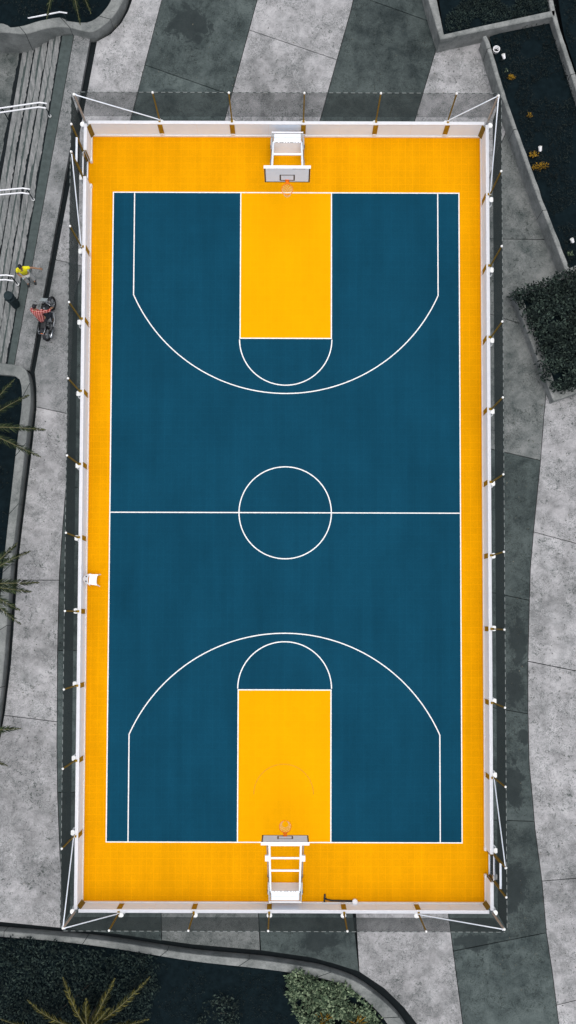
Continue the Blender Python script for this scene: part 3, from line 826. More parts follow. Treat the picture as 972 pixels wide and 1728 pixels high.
hedge('hedge', [(-60,1588),(60,1586),(110,1596),(200,1608),(250,1616),(264,1630),(266,1680),(245,1728),(225,1820),(-60,1820)], .7, .15, .75, 11000, .13, M['hedge2'], 'dense dark clipped hedge beneath the ochre palm', 'hedge', 5, .2, .16)
hedge('shrub', [(479,1647),(500,1643),(540,1655),(585,1670),(610,1688),(638,1716),(658,1760),(660,1820),(545,1820),(515,1750),(492,1695)], .7, .15, .62, 6500, .15, M['pale'], 'pale green leafy shrub filling the curve of the concrete curb', 'shrub', 8, .22, .24, .03)
hedge('shrub', [(345,1692),(372,1676),(400,1690),(408,1728),(395,1760),(340,1760),(332,1722)], .6, .15, .55, 420, .12, M['hedge'], 'sparse dark shrub between the ochre palm and the pale shrub', 'shrub', 9, .3, .25, .3)
def cover(px, z, n, size, seed, mat=None, bump=.08):
    poly = pxs(px, z); V, Fc = foliage_mesh(poly, z+.01, z+.12, n, size, seed, .1, bump, .38, .9)
    o = obj('ground_cover', (V, Fc), mat or M['cover']); o['kind'] = 'stuff'
cover([(741,-60),(750,0),(754,56),(932,20),(926,-60)], .67, 5000, .09, 11, M['hedge2'])
cover([(830,66),(934,34),(945,70),(975,160),(1045,370),(962,446),(915,330),(856,161)], .43, 5200, .075, 12)
cover([(945,-40),(955,60),(985,150),(1060,350),(1150,350),(1150,-40)], .63, 3500, .09, 13)
cover([(266,1625),(324,1630),(424,1640),(478,1650),(490,1700),(515,1800),(240,1800),(268,1690)], .16, 2200, .06, 14)
cover([(-100,640),(28,642),(30,680),(15,850),(0,960),(-15,1100),(-30,1240),(-120,1240)], .19, 2500, .08, 15)
cover([(-100,35),(10,40),(100,24),(150,30),(185,-10),(190,-100),(-100,-100)], .26, 2200, .08, 16)

def palm(center_px, zc, fronds, label, mat, seed, soil_z, group=None, wid=.30):
    """fronds: list of (tip_px, tip_z, arch)"""
    c = at(*center_px, zc); r = random.Random(seed)
    root = thing('palm_tree', label, 'palm', (c.x, c.y, soil_z), 0, group)
    b0 = Vector((0,0,0)); top = Vector((0,0,zc-soil_z))
    bm = BM(); n = 14
    pipe(bm, [(0,0,top.z*k/n) for k in range(n+1)], [(.16-.04*k/n)*(1.10 if k % 2 else .94) for k in range(n+1)], 12); obj('trunk', bm, M['bark'], root)
    bm = BM(); lathe(bm, [(.10,top.z-.12),(.17,top.z),(.13,top.z+.12),(.03,top.z+.2)], n=10); obj('crown_shaft', bm, M['rachis'], root)
    for tip_px, tz, arch in fronds:
        t = at(*tip_px, tz)-c; t.z = tz-zc
        L = t.length; pts = []; N = 26; lat = Vector((-t.y, t.x, 0)).normalized()*r.uniform(-.10, .10)*L
        for k in range(N+1):
            s = k/N; p = top+t*s; p.z += arch*math.sin(PI*min(1, s*.95))*L*.5
            p += lat*s*s-lat*s; pts.append(p)
        bm = BM(); pipe(bm, pts, [.022*(1-.85*k/N)+.003 for k in range(N+1)], 5)
        fr = obj('frond', bm, M['rachis'], root)
        V, Fc = [], []
        side = Vector((-t.y, t.x, 0)).normalized()
        for k in range(5, N*4):
            s = k/(N*4); i = min(N-1, int(s*N)); p = pts[i].lerp(pts[i+1], s*N-i)
            d = (pts[i+1]-pts[i]).normalized()
            ln = wid*(math.sin(PI*min(1, .18+.80*s))**.8)*r.uniform(.5, 1.2)*(.55+.45*min(1, s*3))
            for sg in (-1, 1):
                if r.random() < .2: continue
                q = (side*sg*(.62+.2*r.random())+d*(.75+.25*r.random())+Vector((0,0,.30-.55*r.random()))).normalized()
                w = d.cross(q).cross(q).normalized()*.012
                j = len(V); e = p+q*ln+d*.12*ln; e.z -= .28*ln
                V.extend([tuple(p-w*.5), tuple(p+w*.5), tuple(p+q*ln*.55+w), tuple(e), tuple(p+q*ln*.55-w)])
                Fc.append((j, j+1, j+2, j+3, j+4))
        obj('leaflets', (V, Fc), mat, fr)
palm((148,1738), 2.2, [((46,1686),1.7,.25),((106,1648),2.0,.3),((194,1650),2.2,.3),((254,1647),2.0,.22),((-5,1716),1.5,.2),((252,1719),1.6,.2),((146,1684),2.6,.25),((185,1700),2.7,.2),
  ((60,1790),1.5,.2),((130,1830),1.6,.25),((215,1810),1.5,.25),((262,1770),1.6,.2),((10,1770),1.5,.2)], 'ochre-tinged palm with radiating fronds above the dark clipped hedge', M['palm'], 31, .15, None, .27)
G = 'green palms along the bed by the steps'
palm((-38,722), 2.4, [((78,726),1.9,.18),((70,772),1.7,.2),((26,640),2.0,.25),((50,667),1.8,.25),((-60,600),1.8,.2),((-120,690),1.8,.2),((-110,770),1.8,.2),((-40,830),1.8,.2)], 'green palm whose fronds cross the curb nearest the motorcycle', M['palmg'], 41, .18, G, .30)
palm((-42,985), 2.4, [((67,983),2.2,.2),((54,999),1.9,.2),((52,930),2.2,.25),((36,1054),1.7,.2),((34,1030),2.0,.2),((30,916),2.3,.2),((-60,870),1.8,.2),((-140,960),1.8,.2),((-100,1060),1.8,.2)], 'green palm whose fronds cross the curb level with the white chair', M['palmg'], 42, .18, G, .30)
palm((-62,1240), 2.2, [((36,1229),1.8,.2),((14,1293),1.6,.2),((-10,1170),1.8,.2),((-60,1120),1.8,.2),((-150,1220),1.8,.2),((-100,1330),1.6,.2)], 'green palm with only frond tips showing past the end of the long curb', M['palmg'], 43, .18, G, .28)
palm((108,-70), 2.4, [((79,34),1.8,.2),((136,44),1.7,.2),((154,24),1.9,.2),((40,-10),1.9,.2),((190,-60),1.9,.2),((110,-170),1.8,.2)], 'palm drooping over the white rail in the bed above the steps', M['palmg'], 44, .25, None, .26)

def spiky(px, z, n, L, mat, label, seed, flat=.55):
    p = at(*px, z); r = random.Random(seed); root = thing('spiky_plant', label, 'plant', (p.x,p.y,z))
    V, Fc = [], []
    for k in range(n):
        yaw = 2*PI*k/n+r.uniform(-.3,.3); tl = r.uniform(flat*.6, 1.25); l = L*r.uniform(.7,1.1)
        d = Vector((math.cos(yaw)*math.cos(tl), math.sin(yaw)*math.cos(tl), math.sin(tl))); s = Vector((-math.sin(yaw), math.cos(yaw),0))*.022
        j = len(V); b = Vector((0,0,.02)); m = b+d*l*.5; e = b+d*l-Vector((0,0,l*.12))
        V.extend([tuple(b-s*.6),tuple(b+s*.6),tuple(m+s),tuple(e),tuple(m-s)]); Fc.append((j,j+1,j+2,j+3,j+4))
    obj('foliage', (V,Fc), mat, root)
    bm = BM(); lathe(bm, [(.05,-.05),(.045,.06),(.01,.12)], n=8); obj('stem', bm, M['bark'], root)
spiky((546,1722), .45, 26, .62, M['ylw'], 'yellow spiky plant in the pale shrub, the one nearer the palm', 51)
spiky((601,1727), .45, 24, .60, M['ylw'], 'yellow spiky plant in the pale shrub, the one nearer the curved curb', 52)
def small_plant(px, z, n, rad, size, mat, label, seed, sx=1):
    p = at(*px, z); r = random.Random(seed); root = thing('small_plant', label, 'plant', (p.x,p.y,z))
    V, Fc = [], []
    for k in range(n):
        a = r.uniform(0,2*PI); q = rad*math.sqrt(r.random())
        leaf(V, Fc, Vector((q*math.cos(a)*sx, q*math.sin(a)*.6+q*math.cos(a)*.25*(sx>1), r.uniform(.03,.22))), size*r.uniform(.6,1.3), 1, r.uniform(0,2*PI), r.uniform(-.2,.8))
    obj('foliage', (V,Fc), mat, root)
    bm = BM()
    for k in range(4): a = r.uniform(0,2*PI); pipe(bm, [(0,0,-.03),(rad*.3*math.cos(a),rad*.3*math.sin(a),.1),(rad*.6*math.cos(a),rad*.6*math.sin(a),.16)], .008, 5)
    obj('stem', bm, M['bark'], root)
small_plant((862,133), .45, 90, .14, .07, M['ylw'], 'bright yellow-leaved plant below two small white lamps in the dark bed', 61)
small_plant((853,122), .45, 14, .09, .06, M['pale'], 'tiny pale plant just above the bright yellow-leaved plant', 62)
small_plant((910,284), .45, 150, .22, .08, M['ylw'], 'wide yellow-brown plant hugging the slanting wall below a white lamp', 63, 1.6)
small_plant((898,264), .45, 60, .18, .08, M['ylw'], 'dull yellow plant beside the single white lamp in the dark bed', 64)
small_plant((893,197), .45, 34, .12, .07, M['ylw'], 'faint orange plant alone in the middle of the dark bed', 65)
small_plant((961,431), .45, 40, .14, .08, M['pale'], 'small pale green plant beside the lamp near the dark hedge', 66)

# small garden lamps
def garden_lamp(px, z, label, az):
    p = at(*px, z); r = thing('garden_lamp', label, 'lamp', (p.x,p.y,z), az, 'white lamps in the dark planter bed')
    bm = BM(); tube(bm, (0,0,-.02), (0,0,.16), .022, n=8); obj('stake', bm, M['greypaint'], r)
    q = Matrix.Rotation(.8,3,'Y')
    bm = BM(); a = q@Vector((0,0,-.10)); b = q@Vector((0,0,.12)); o = Vector((0,0,.22)); tube(bm, o+a*.8, o+b*.8, .06, .078, n=16); obj('lamp_head', bm, M['plastic'], r)
    bm = BM(); tube(bm, o+b*.80, o+b*.9, .062, n=16); obj('lens', bm, M['glow'], r)
garden_lamp((848,101), .44, 'white lamp just below the ring-shaped lamp in the dark bed', 2.2)
garden_lamp((909,256), .44, 'white lamp alone beside the yellow-brown plants in the dark bed', 1.9)
garden_lamp((963,410), .44, 'white lamp nearest the dark hedge, by the wall end', 2.4)
p = at(837,85,.5); r = thing('ring_lamp', 'open white ring-shaped lamp by the corner of the raised planter', 'lamp', (p.x,p.y,.40))
bm = BM(); lathe(bm, [(.10,-.03),(.14,.10),(.15,.20),(.125,.21),(.10,.11),(.09,.06)], n=22); obj('lamp_ring', bm, M['plastic'], r, False)
bm = BM(); lathe(bm, [(.085,.05),(.08,.075),(.01,.08)], n=18); obj('lens', bm, M['black'], r)

# ------------------------------------------------------------------ handrails on the steps
def handrail(base, n_pipes, label, z_end=.95):
    r = thing('handrail', label, 'handrail', (base.x, base.y, 0), 0, 'white handrails on the steps')
    run = 1.95
    for k in range(n_pipes):
        off = dr*(.20*k)
        bm = BM(); pts = [off-pl*.12+Vector((0,0,z_end)), off+pl*.20+Vector((0,0,z_end)), off+pl*(.22+run)+Vector((0,0,z_end-.90)), off+pl*(.22+run+.35)+Vector((0,0,z_end-.90))]
        pipe(bm, pts, .030, 8); obj('rail', bm, M['rail'], r, True)
    for u, zb, zt in ((0.02, 0, z_end), (.22+run-.05, -.92, z_end-.88)):
        bm = BM(); o = dr*.0+pl*u
        tube(bm, o+Vector((0,0,zb)), o+Vector((0,0,zt)), .025, n=8); 
        if n_pipes > 1: tube(bm, o+Vector((0,0,zt-.03)), o+dr*.2+Vector((0,0,zt-.03)), .02, n=8)
        obj('post', bm, M['binm'], r)
        bm = BM(); lathe(bm, [(.07,zb),(.07,zb+.015),(.03,zb+.02)], c=o, n=14); obj('flange', bm, M['steel'], r)
handrail(at(118,47), 1, 'single white handrail sloping across the bed beyond the steps', .95)
handrail(at(85,196), 2, 'white double handrail on the steps nearest the planted bed')
handrail(at(57,337), 2, 'white double handrail on the steps, the middle one of three')
handrail(at(30.6,480), 2, 'white double handrail on the steps beside the yellow-shirted person')

# ------------------------------------------------------------------ people
def skin(name, joints, chains, mat, parent, sub=1, root=None):
    """joints: {key: ((x,y,z), r or (rx,ry))}; chains: lists of keys"""
    keys = list(joints); idx = {k: i for i, k in enumerate(keys)}
    edges = []
    for ch in chains:
        for a, b in zip(ch, ch[1:]):
            e = tuple(sorted((idx[a], idx[b])))
            if e not in edges: edges.append(e)
    me = bpy.data.meshes.new(name); me.from_pydata([joints[k][0] for k in keys], edges, [])
    o = bpy.data.objects.new('tmp', me); COL.objects.link(o)
    md = o.modifiers.new('s', 'SKIN'); md.use_smooth_shade = True
    sv = me.skin_vertices[0].data
    for k, i in idx.items():
        r = joints[k][1]; sv[i].radius = r if hasattr(r, '__len__') else (r, r); sv[i].use_root = (k == (root or keys[0]))
    ms = o.modifiers.new('d', 'SUBSURF'); ms.levels = sub; ms.render_levels = sub
    dg = bpy.context.evaluated_depsgraph_get(); dg.update()
    m2 = bpy.data.meshes.new_from_object(o.evaluated_get(dg))
    bpy.data.objects.remove(o); m2.name = name
    m2.materials.clear(); m2.materials.append(mat)
    for p in m2.polygons: p.use_smooth = True
    r = bpy.data.objects.new(name, m2); COL.objects.link(r); r.parent = parent
    return r
def hand_joints(J, chains, side, wrist, d, up):
    """palm and five fingers; d = direction of the fingers, up = back of the hand"""
    w = Vector(wrist); d = Vector(d).normalized(); up = Vector(up).normalized(); sd = d.cross(up).normalized()
    pk = side+'palm'; J[pk] = (tuple(w+d*.07), (.028,.022)); chains.append([side+'wrist', pk])
    for f, (o, ln) in enumerate(((-.032,.070),(-.011,.080),(.011,.075),(.032,.060))):
        b = w+d*.095+sd*o; m = b+d*ln*.55-up*.008; e = b+d*ln-up*.03
        J[f'{side}f{f}a'] = (tuple(b), .0105); J[f'{side}f{f}b'] = (tuple(m), .0095); J[f'{side}f{f}c'] = (tuple(e), .0085)
        chains.append([pk, f'{side}f{f}a', f'{side}f{f}b', f'{side}f{f}c'])
    sg = -1
    b = w+d*.045+sd*sg*.035; e = b+(d*.6+sd*sg*.6-up*.2).normalized()*.05
    J[f'{side}ta'] = (tuple(b), .012); J[f'{side}tb'] = (tuple(e), .010); chains.append([pk, f'{side}ta', f'{side}tb'])
def head_parts(body_parent, c, facing, mat_hair, skin_mat):
    """ears, nose, eyes, mouth, hair as children"""
    c = Vector(c); f = Vector(facing).normalized(); s = f.cross(Vector((0,0,1))).normalized(); u = s.cross(f).normalized()
    mt = Matrix((s, f, u)).transposed()
    bm = BM()
    bmesh.ops.create_uvsphere(bm, u_segments=18, v_segments=12, radius=1)
    kill = []
    for v in bm.verts:
        p = v.co.copy()
        v.co = Vector((p.x*.086, p.y*.104-.006, p.z*.105+.028))
        if p.z < -.35 or (p.y > .45 and p.z < .42): kill.append(v)
    bmesh.ops.delete(bm, geom=kill, context='VERTS')
    for v in bm.verts: v.co *= 1+.04*mnoise.noise(v.co*60)
    bmesh.ops.transform(bm, matrix=Matrix.Translation(c) @ mt.to_4x4(), verts=bm.verts)
    obj('hair', bm, mat_hair, body_parent, True)
    bm = BM()
    for sx in (-1,1):
        for (q, sz) in (((sx*.080,-.005,.0),(.016,.03,.055)),):
            b = Vector(q); box(bm, c+mt@b, sz, mt, .006)
    tube(bm, c+mt@Vector((0,.088,.02)), c+mt@Vector((0,.112,-.02)), .009, .016, 8)
    obj('ears_and_nose', bm, skin_mat, body_parent, True)
    bm = BM()
    for sx in (-1,1): bmesh.ops.create_uvsphere(bm, u_segments=8, v_segments=6, radius=.011, matrix=Matrix.Translation(c+mt@Vector((sx*.033,.085,.012))))
    box(bm, c+mt@Vector((0,.088,-.05)), (.045,.012,.008), mt)
    obj('eyes_and_mouth', bm, M['hair'], body_parent, True)

# person in yellow, facing the camera-bottom side, one arm held out towards the court
pf = at(53,475)
P1 = thing('person', 'person in a yellow shirt and pale trousers standing with one arm held out', 'person', (pf.x, pf.y, 0), math.radians(-168))
def V3(*a): return a
J = {'pelvis': ((0,0,.90), (.145,.10)), 'waist': ((0,.01,1.05), (.13,.095)), 'chest': ((0,.015,1.27), (.155,.11)), 'neckb': ((0,.0,1.42), (.07,.06)), 'neck': ((0,.02,1.48), .052), 'jaw': ((0,.045,1.545), (.062,.068)), 'skull': ((0,.03,1.62), (.075,.088)), 'crown': ((0,.025,1.675), (.06,.07))}
Cb = [['pelvis','waist','chest','neckb','neck','jaw','skull','crown']]
for s, sx in (('l',-1),('r',1)):
    hipx = sx*.09; fx = sx*.14
    J[s+'hip'] = ((hipx,0,.84), .088); J[s+'knee'] = ((sx*.13,.05 if sx>0 else -.02,.46), .058); J[s+'ankle'] = ((fx,-.03 if sx<0 else .02,.09), .042); J[s+'toe'] = ((fx*1.1,.15 if sx<0 else .19,.04), .04)
    Cb.append(['pelvis', s+'hip', s+'knee', s+'ankle', s+'toe'])
# local: facing +y; after turning, local -x is the court side
J['lsh'] = ((-.19,0,1.37), .062); J['lelb'] = ((-.43,.01,1.28), .045); J['lwrist'] = ((-.64,.06,1.20), .032)
J['rsh'] = ((.19,0,1.37), .062); J['relb'] = ((.26,.06,1.12), .045); J['rwrist'] = ((.10,.27,1.16), .032)
Cb += [['chest','lsh','lelb','lwrist'], ['chest','rsh','relb','rwrist']]
hand_joints(J, Cb, 'l', J['lwrist'][0], (-.9,.2,-.25), (0,.2,1)); hand_joints(J, Cb, 'r', J['rwrist'][0], (-.6,.7,.1), (.2,.2,1))
body = skin('body', J, Cb, M['skin'], P1, 1, 'pelvis')
head_parts(P1, (0,.03,1.615), (0,1,-.15), M['hair'], M['skin'])
T = {'w0': ((0,0,.88), (.165,.118)), 'w1': ((0,.01,1.05), (.155,.115)), 'c': ((0,.015,1.27), (.18,.13)), 'n': ((0,.0,1.415), (.09,.075)),
     'ls': ((-.19,0,1.375), .083), 'le': ((-.34,.008,1.315), .076), 'rs': ((.19,0,1.375), .083), 're': ((.235,.04,1.22), .076)}
skin('shirt', T, [['w0','w1','c','n'],['c','ls','le'],['c','rs','re']], M['shirt'], P1, 1, 'w0')
T = {'p': ((0,0,.90), (.155,.112)), 'lh': ((-.09,0,.82), .105), 'lk': (J['lknee'][0], .078), 'la': ((J['lankle'][0][0],J['lankle'][0][1],-.01), .085), 'rh': ((.09,0,.82), .105), 'rk': (J['rknee'][0], .078), 'ra': ((J['rankle'][0][0],J['rankle'][0][1],-.01), .085)}
skin('trousers', T, [['p','lh','lk','la'],['p','rh','rk','ra']], M['trous'], P1, 1, 'p')
for s in 'lr':
    a = Vector(J[s+'ankle'][0]); t = Vector(J[s+'toe'][0]); bm = BM()
    box(bm, ((a.x+t.x)/2,(a.y+t.y)/2-.01,.045), (.10,.29,.09), Matrix.Rotation(-math.atan2(t.x-a.x,t.y-a.y),3,'Z'), .03); obj('shoe', bm, M['shoe'], P1, True)
ph = thing('phone', 'dark phone held up by the person in the yellow shirt', 'phone', P1.matrix_basis @ Vector((.045,.345,1.165)), math.radians(-168+40))
bm = BM(); box(bm, (0,0,.055), (.085,.16,.012), Matrix.Rotation(.35,3,'X'), .004); obj('case', bm, M['black'], ph)
bm = BM(); box(bm, (0,-.0035,.0635), (.075,.145,.003), Matrix.Rotation(.35,3,'X')); obj('screen', bm, M['paper'], ph)

# motorcycle: local +x forward, leaning to its left on the stand
fw, rw = at(88,511,.3), at(79.5,566,.3)
hd = math.atan2((fw-rw).y, (fw-rw).x); lean = math.radians(9)
mid = (fw+rw)/2
B = thing('motorcycle', 'black motorcycle with chrome parts parked across the drain line', 'motorcycle', (mid.x+.05, mid.y, 0.0), hd)
B.rotation_euler = Euler((-lean, 0, hd), 'XYZ')
wb = .67
def wheel(x, name='wheel'):
    bm = BM(); torus(bm, (x,0,.31), .255, .055, 'Y', 28, 8); t = obj('wheel', bm, M['rubber'], B, True)
    bm = BM(); torus(bm, (x,0,.31), .20, .018, 'Y', 28, 6); lathe_r = .05
    for k in range(8):
        a = 2*PI*k/8; tube(bm, (x,0,.31), (x+.2*math.cos(a),0,.31+.2*math.sin(a)), .010, n=5)
    tube(bm, (x,-.07,.31), (x,.07,.31), .04, n=12); obj('rim', bm, M['chrome'], t)
wheel(wb); wheel(-wb)
def part(name, f, mat, smooth=True):
    bm = BM(); f(bm); return obj(name, bm, mat, B, smooth)
part('frame', lambda b: (pipe(b, [(.45,0,.86),(.30,0,.55),(.22,0,.28),(-.22,0,.28),(-.35,0,.55),(-.2,0,.70),(.35,0,.74)], .025, 8), pipe(b, [(-.67,.09,.31),(-.25,.09,.36)], .022), pipe(b, [(-.67,-.09,.31),(-.25,-.09,.36)], .022)), M['bikep'])
part('fork', lambda b: [tube(b, (wb,s*.08,.31), (.42,s*.08,.98), .024, n=8) for s in (-1,1)], M['chrome'])
def fender(b, x, a0, a1, w=.065):
    pr = None
    for k in range(13):
        t = a0+(a1-a0)*k/12; c = (x+.325*math.cos(t), .31+.325*math.sin(t))
        cur = [b.verts.new((c[0], -w, c[1]-.02)), b.verts.new((c[0]+.02*math.cos(t), 0, c[1]+.02*math.sin(t))), b.verts.new((c[0], w, c[1]-.02))]
        if pr:
            b.faces.new((pr[0],pr[1],cur[1],cur[0])); b.faces.new((pr[1],pr[2],cur[2],cur[1]))
        pr = cur
part('mudguard', lambda b: fender(b, wb, PI*.32, PI*.88), M['bikep']); part('mudguard', lambda b: fender(b, -wb, PI*.10, PI*.85, .085), M['bikep'])
part('fuel_tank', lambda b: lathe_tank(b), M['bikep']) if False else None
bm = BM(); bmesh.ops.create_uvsphere(bm, u_segments=18, v_segments=12, radius=1, matrix=Matrix.Translation((.17,0,.80)) @ Matrix.Diagonal((.29,.165,.14,1))); tk = obj('fuel_tank', bm, M['bikep'], B, True)
bm = BM(); tube(bm, (.22,0,.93), (.22,0,.95), .035, n=14); obj('fuel_cap', bm, M['chrome'], tk)
bm = BM(); box(bm, (-.33,0,.79), (.62,.25,.10), Matrix.Rotation(-.10,3,'Y'), .045); obj('seat', bm, M['vinyl'], B, True)
bm = BM(); box(bm, (-.70,0,.80), (.22,.20,.10), Matrix.Rotation(.2,3,'Y'), .04); tl = obj('tail_cowl', bm, M['bikep'], B, True)
bm = BM(); box(bm, (-.82,0,.76), (.03,.14,.06), None, .01); obj('tail_light', bm, M['orange'], tl)
bm = BM(); box(bm, (.04,0,.40), (.36,.28,.26), None, .05); tube(bm, (.10,0,.5), (.2,0,.70), .09, n=12); en = obj('engine', bm, M['greypaint'], B)
bm = BM(); pipe(bm, [(.22,-.10,.50),(.28,-.15,.34),(.0,-.19,.24),(-.35,-.20,.28)], .024, 8); pipe(bm, [(-.35,-.20,.28),(-.85,-.24,.42)], [.05,.06], 10); obj('exhaust', bm, M['chrome'], B, True)
bm = BM(); pipe(bm, [(.30,.36,.99),(.36,.24,1.06),(.44,.06,1.02),(.44,-.06,1.02),(.36,-.24,1.06),(.30,-.36,.99)], .014, 8); hb = obj('handlebar', bm, M['chrome'], B, True)
for s in (-1,1):
    bm = BM(); tube(bm, (.32,s*.31,1.01), (.255,s*.43,.965), .022, n=8); obj('grip', bm, M['rubber'], hb)
    bm = BM(); tube(bm, (.36,s*.25,1.06), (.40,s*.31,1.20), .007, n=6); box(bm, (.40,s*.33,1.22), (.02,.13,.08), None, .008); obj('mirror', bm, M['chrome'], hb)
    bm = BM(); tube(bm, (.50,s*.12,.86), (.50,s*.22,.86), .028, n=10); tube(bm, (-.68,s*.1,.68), (-.70,s*.21,.68), .028, n=10); obj('turn_signal', bm, M['chrome'], B)
bm = BM(); tube(bm, (.44,0,.90), (.58,0,.88), .075, .095, n=18); hl_ = obj('headlight', bm, M['chrome'], B)
bm = BM(); tube(bm, (.581,0,.88), (.592,0,.88), .085, n=18); obj('lens', bm, M['glow'], hl_)
bm = BM(); box(bm, (.53,0,1.10), (.012,.30,.24), Matrix.Rotation(-.9,3,'Y'), .005); obj('windscreen', bm, M['paper'], B)
bm = BM(); pipe(bm, [(-.05,.12,.28),(-.12,.26,-.0)], .014, 6); obj('side_stand', bm, M['chrome'], B)
bm = BM(); pipe(bm, [(-.45,.14,.84),(-.72,.15,.88),(-.86,.10,.86),(-.86,-.10,.86),(-.72,-.15,.88),(-.45,-.14,.84)], .014, 6); obj('grab_rail', bm, M['chrome'], B, True)

# rider seated on it, hands on the bars (world-aligned local frame: +y forward along the bike)
seat = B.matrix_basis if False else None
R0 = thing('person', 'person in a red plaid shirt seated on the motorcycle holding its handlebars', 'person', (mid.x-.02, mid.y, 0), hd-PI/2)
# in this frame bike-left is -x ; the seat leans left
def bk(x, y, z):     # bike-local point -> rider-local point
    v = Matrix.Rotation(-lean, 3, 'X') @ Vector((x, y, z)); v = Vector((-v.y, v.x, v.z)); v.x += .065 ; return v
hip = bk(-.22,0,.90); gl = bk(.27,.39,1.0); gr = bk(.27,-.39,1.0)
J = {'pelvis': (tuple(hip), (.15,.11)), 'waist': ((hip.x-.07,hip.y+.04,hip.z+.16), (.13,.10)), 'chest': ((hip.x-.16,hip.y+.12,hip.z+.37), (.155,.11)), 'neckb': ((hip.x-.20,hip.y+.17,hip.z+.50), (.07,.06)), 'neck': ((hip.x-.20,hip.y+.20,hip.z+.55), .052), 'jaw': ((hip.x-.20,hip.y+.25,hip.z+.60), (.062,.068)), 'skull': ((hip.x-.20,hip.y+.25,hip.z+.68), (.075,.088)), 'crown': ((hip.x-.20,hip.y+.24,hip.z+.735), (.06,.07))}
ch = Vector(J['chest'][0])
Cb = [['pelvis','waist','chest','neckb','neck','jaw','skull','crown']]
lk = Vector((hip.x-.25,hip.y+.34,.56)); la = Vector((hip.x-.30,hip.y+.30,.10)); rk = Vector((hip.x+.22,hip.y+.40,.62)); ra = Vector((hip.x+.20,hip.y+.12,.32))
for s, sx, k, a in (('l',-1,lk,la),('r',1,rk,ra)):
    J[s+'hip'] = ((hip.x+sx*.11,hip.y+.05,hip.z-.04), .092); J[s+'knee'] = (tuple(k), .06); J[s+'ankle'] = (tuple(a), .042); J[s+'toe'] = ((a.x+sx*.02,a.y+.18,a.z-.05), .04)
    Cb.append(['pelvis', s+'hip', s+'knee', s+'ankle', s+'toe'])
lsh = ch+Vector((-.19,.03,.09)); rsh = ch+Vector((.19,.03,.09))
lel = lsh.lerp(gl,.5)+Vector((-.10,-.04,-.04)); rel = rsh.lerp(gr,.5)+Vector((.08,-.04,-.04))
lw = gl+(lel-gl).normalized()*.10; rwv = gr+(rel-gr).normalized()*.10
for s, a, b, c, g in (('l',lsh,lel,lw,gl),('r',rsh,rel,rwv,gr)):
    J[s+'sh'] = (tuple(a), .064); J[s+'elb'] = (tuple(b), .046); J[s+'wrist'] = (tuple(c), .032)
    Cb.append(['chest', s+'sh', s+'elb', s+'wrist']); hand_joints(J, Cb, s, c, g-c, (0,0,1))
skin('body', J, Cb, M['skin'], R0, 1, 'pelvis')
head_parts(R0, J['skull'][0], (.15,1,-.45), M['hair'], M['skin'])
T = {'w0': (tuple(hip+Vector((.0,-.06,-.10))), (.22,.20)), 'w1': (J['waist'][0], (.155,.118)), 'c': (J['chest'][0], (.18,.13)), 'n': (J['neckb'][0], (.088,.072)),
     'ls': (tuple(lsh), .082), 'le': (tuple(lel), .062), 'lw': (tuple(lel.lerp(lw,.95)), .052), 'rs': (tuple(rsh), .082), 're': (tuple(rel), .062), 'rw': (tuple(rel.lerp(rwv,.95)), .052)}
skin('shirt', T, [['w0','w1','c','n'],['c','ls','le','lw'],['c','rs','re','rw']], M['plaid'], R0, 1, 'w0')
T = {'p': (tuple(hip), (.16,.12)), 'lh': (J['lhip'][0], .112), 'lk': (tuple(lk), .08), 'la': (tuple(la+Vector((0,0,.02))), .06), 'rh': (J['rhip'][0], .112), 'rk': (tuple(rk), .08), 'ra': (tuple(ra+Vector((0,0,.02))), .06)}
skin('trousers', T, [['p','lh','lk','la'],['p','rh','rk','ra']], M['jeans'], R0, 1, 'p')
for a in (la, ra):
    bm = BM(); box(bm, (a.x,a.y+.06,a.z-.055), (.10,.29,.09), None, .03); obj('shoe', bm, M['shoe'], R0, True)

# litter bin on the steps
p = at(27,514)
r = thing('litter_bin', 'dark grey litter bin with a round hooded top standing by the steps', 'litter bin', (p.x, p.y, 0), math.radians(-40))
bm = BM(); lathe(bm, [(.17,-.15),(.175,.02),(.20,.80),(.205,.86)], n=24); obj('body', bm, M['binm'], r, False)
bm = BM(); torus(bm, (0,0,.86), .20, .014, n=28, m=8); torus(bm, (0,0,.06), .178, .012, n=28, m=8); obj('band', bm, M['binm'], r, True)
bm = BM(); torus(bm, (0,0,1.05), .165, .03, n=28, m=8); lathe(bm, [(.10,1.01),(.165,1.04),(.155,1.075),(.10,1.05)], n=24); hd_ = obj('hood', bm, M['binm'], r, True)
bm = BM(); lathe(bm, [(.10,.95),(.095,1.005),(.01,1.007)], n=20); obj('opening', bm, M['black'], hd_)
bm = BM()
for k in range(4): a = PI/4+PI/2*k; tube(bm, (.18*math.cos(a),.18*math.sin(a),.85), (.165*math.cos(a),.165*math.sin(a),1.05), .016, n=6)
obj('hood_bracket', bm, M['binm'], r)

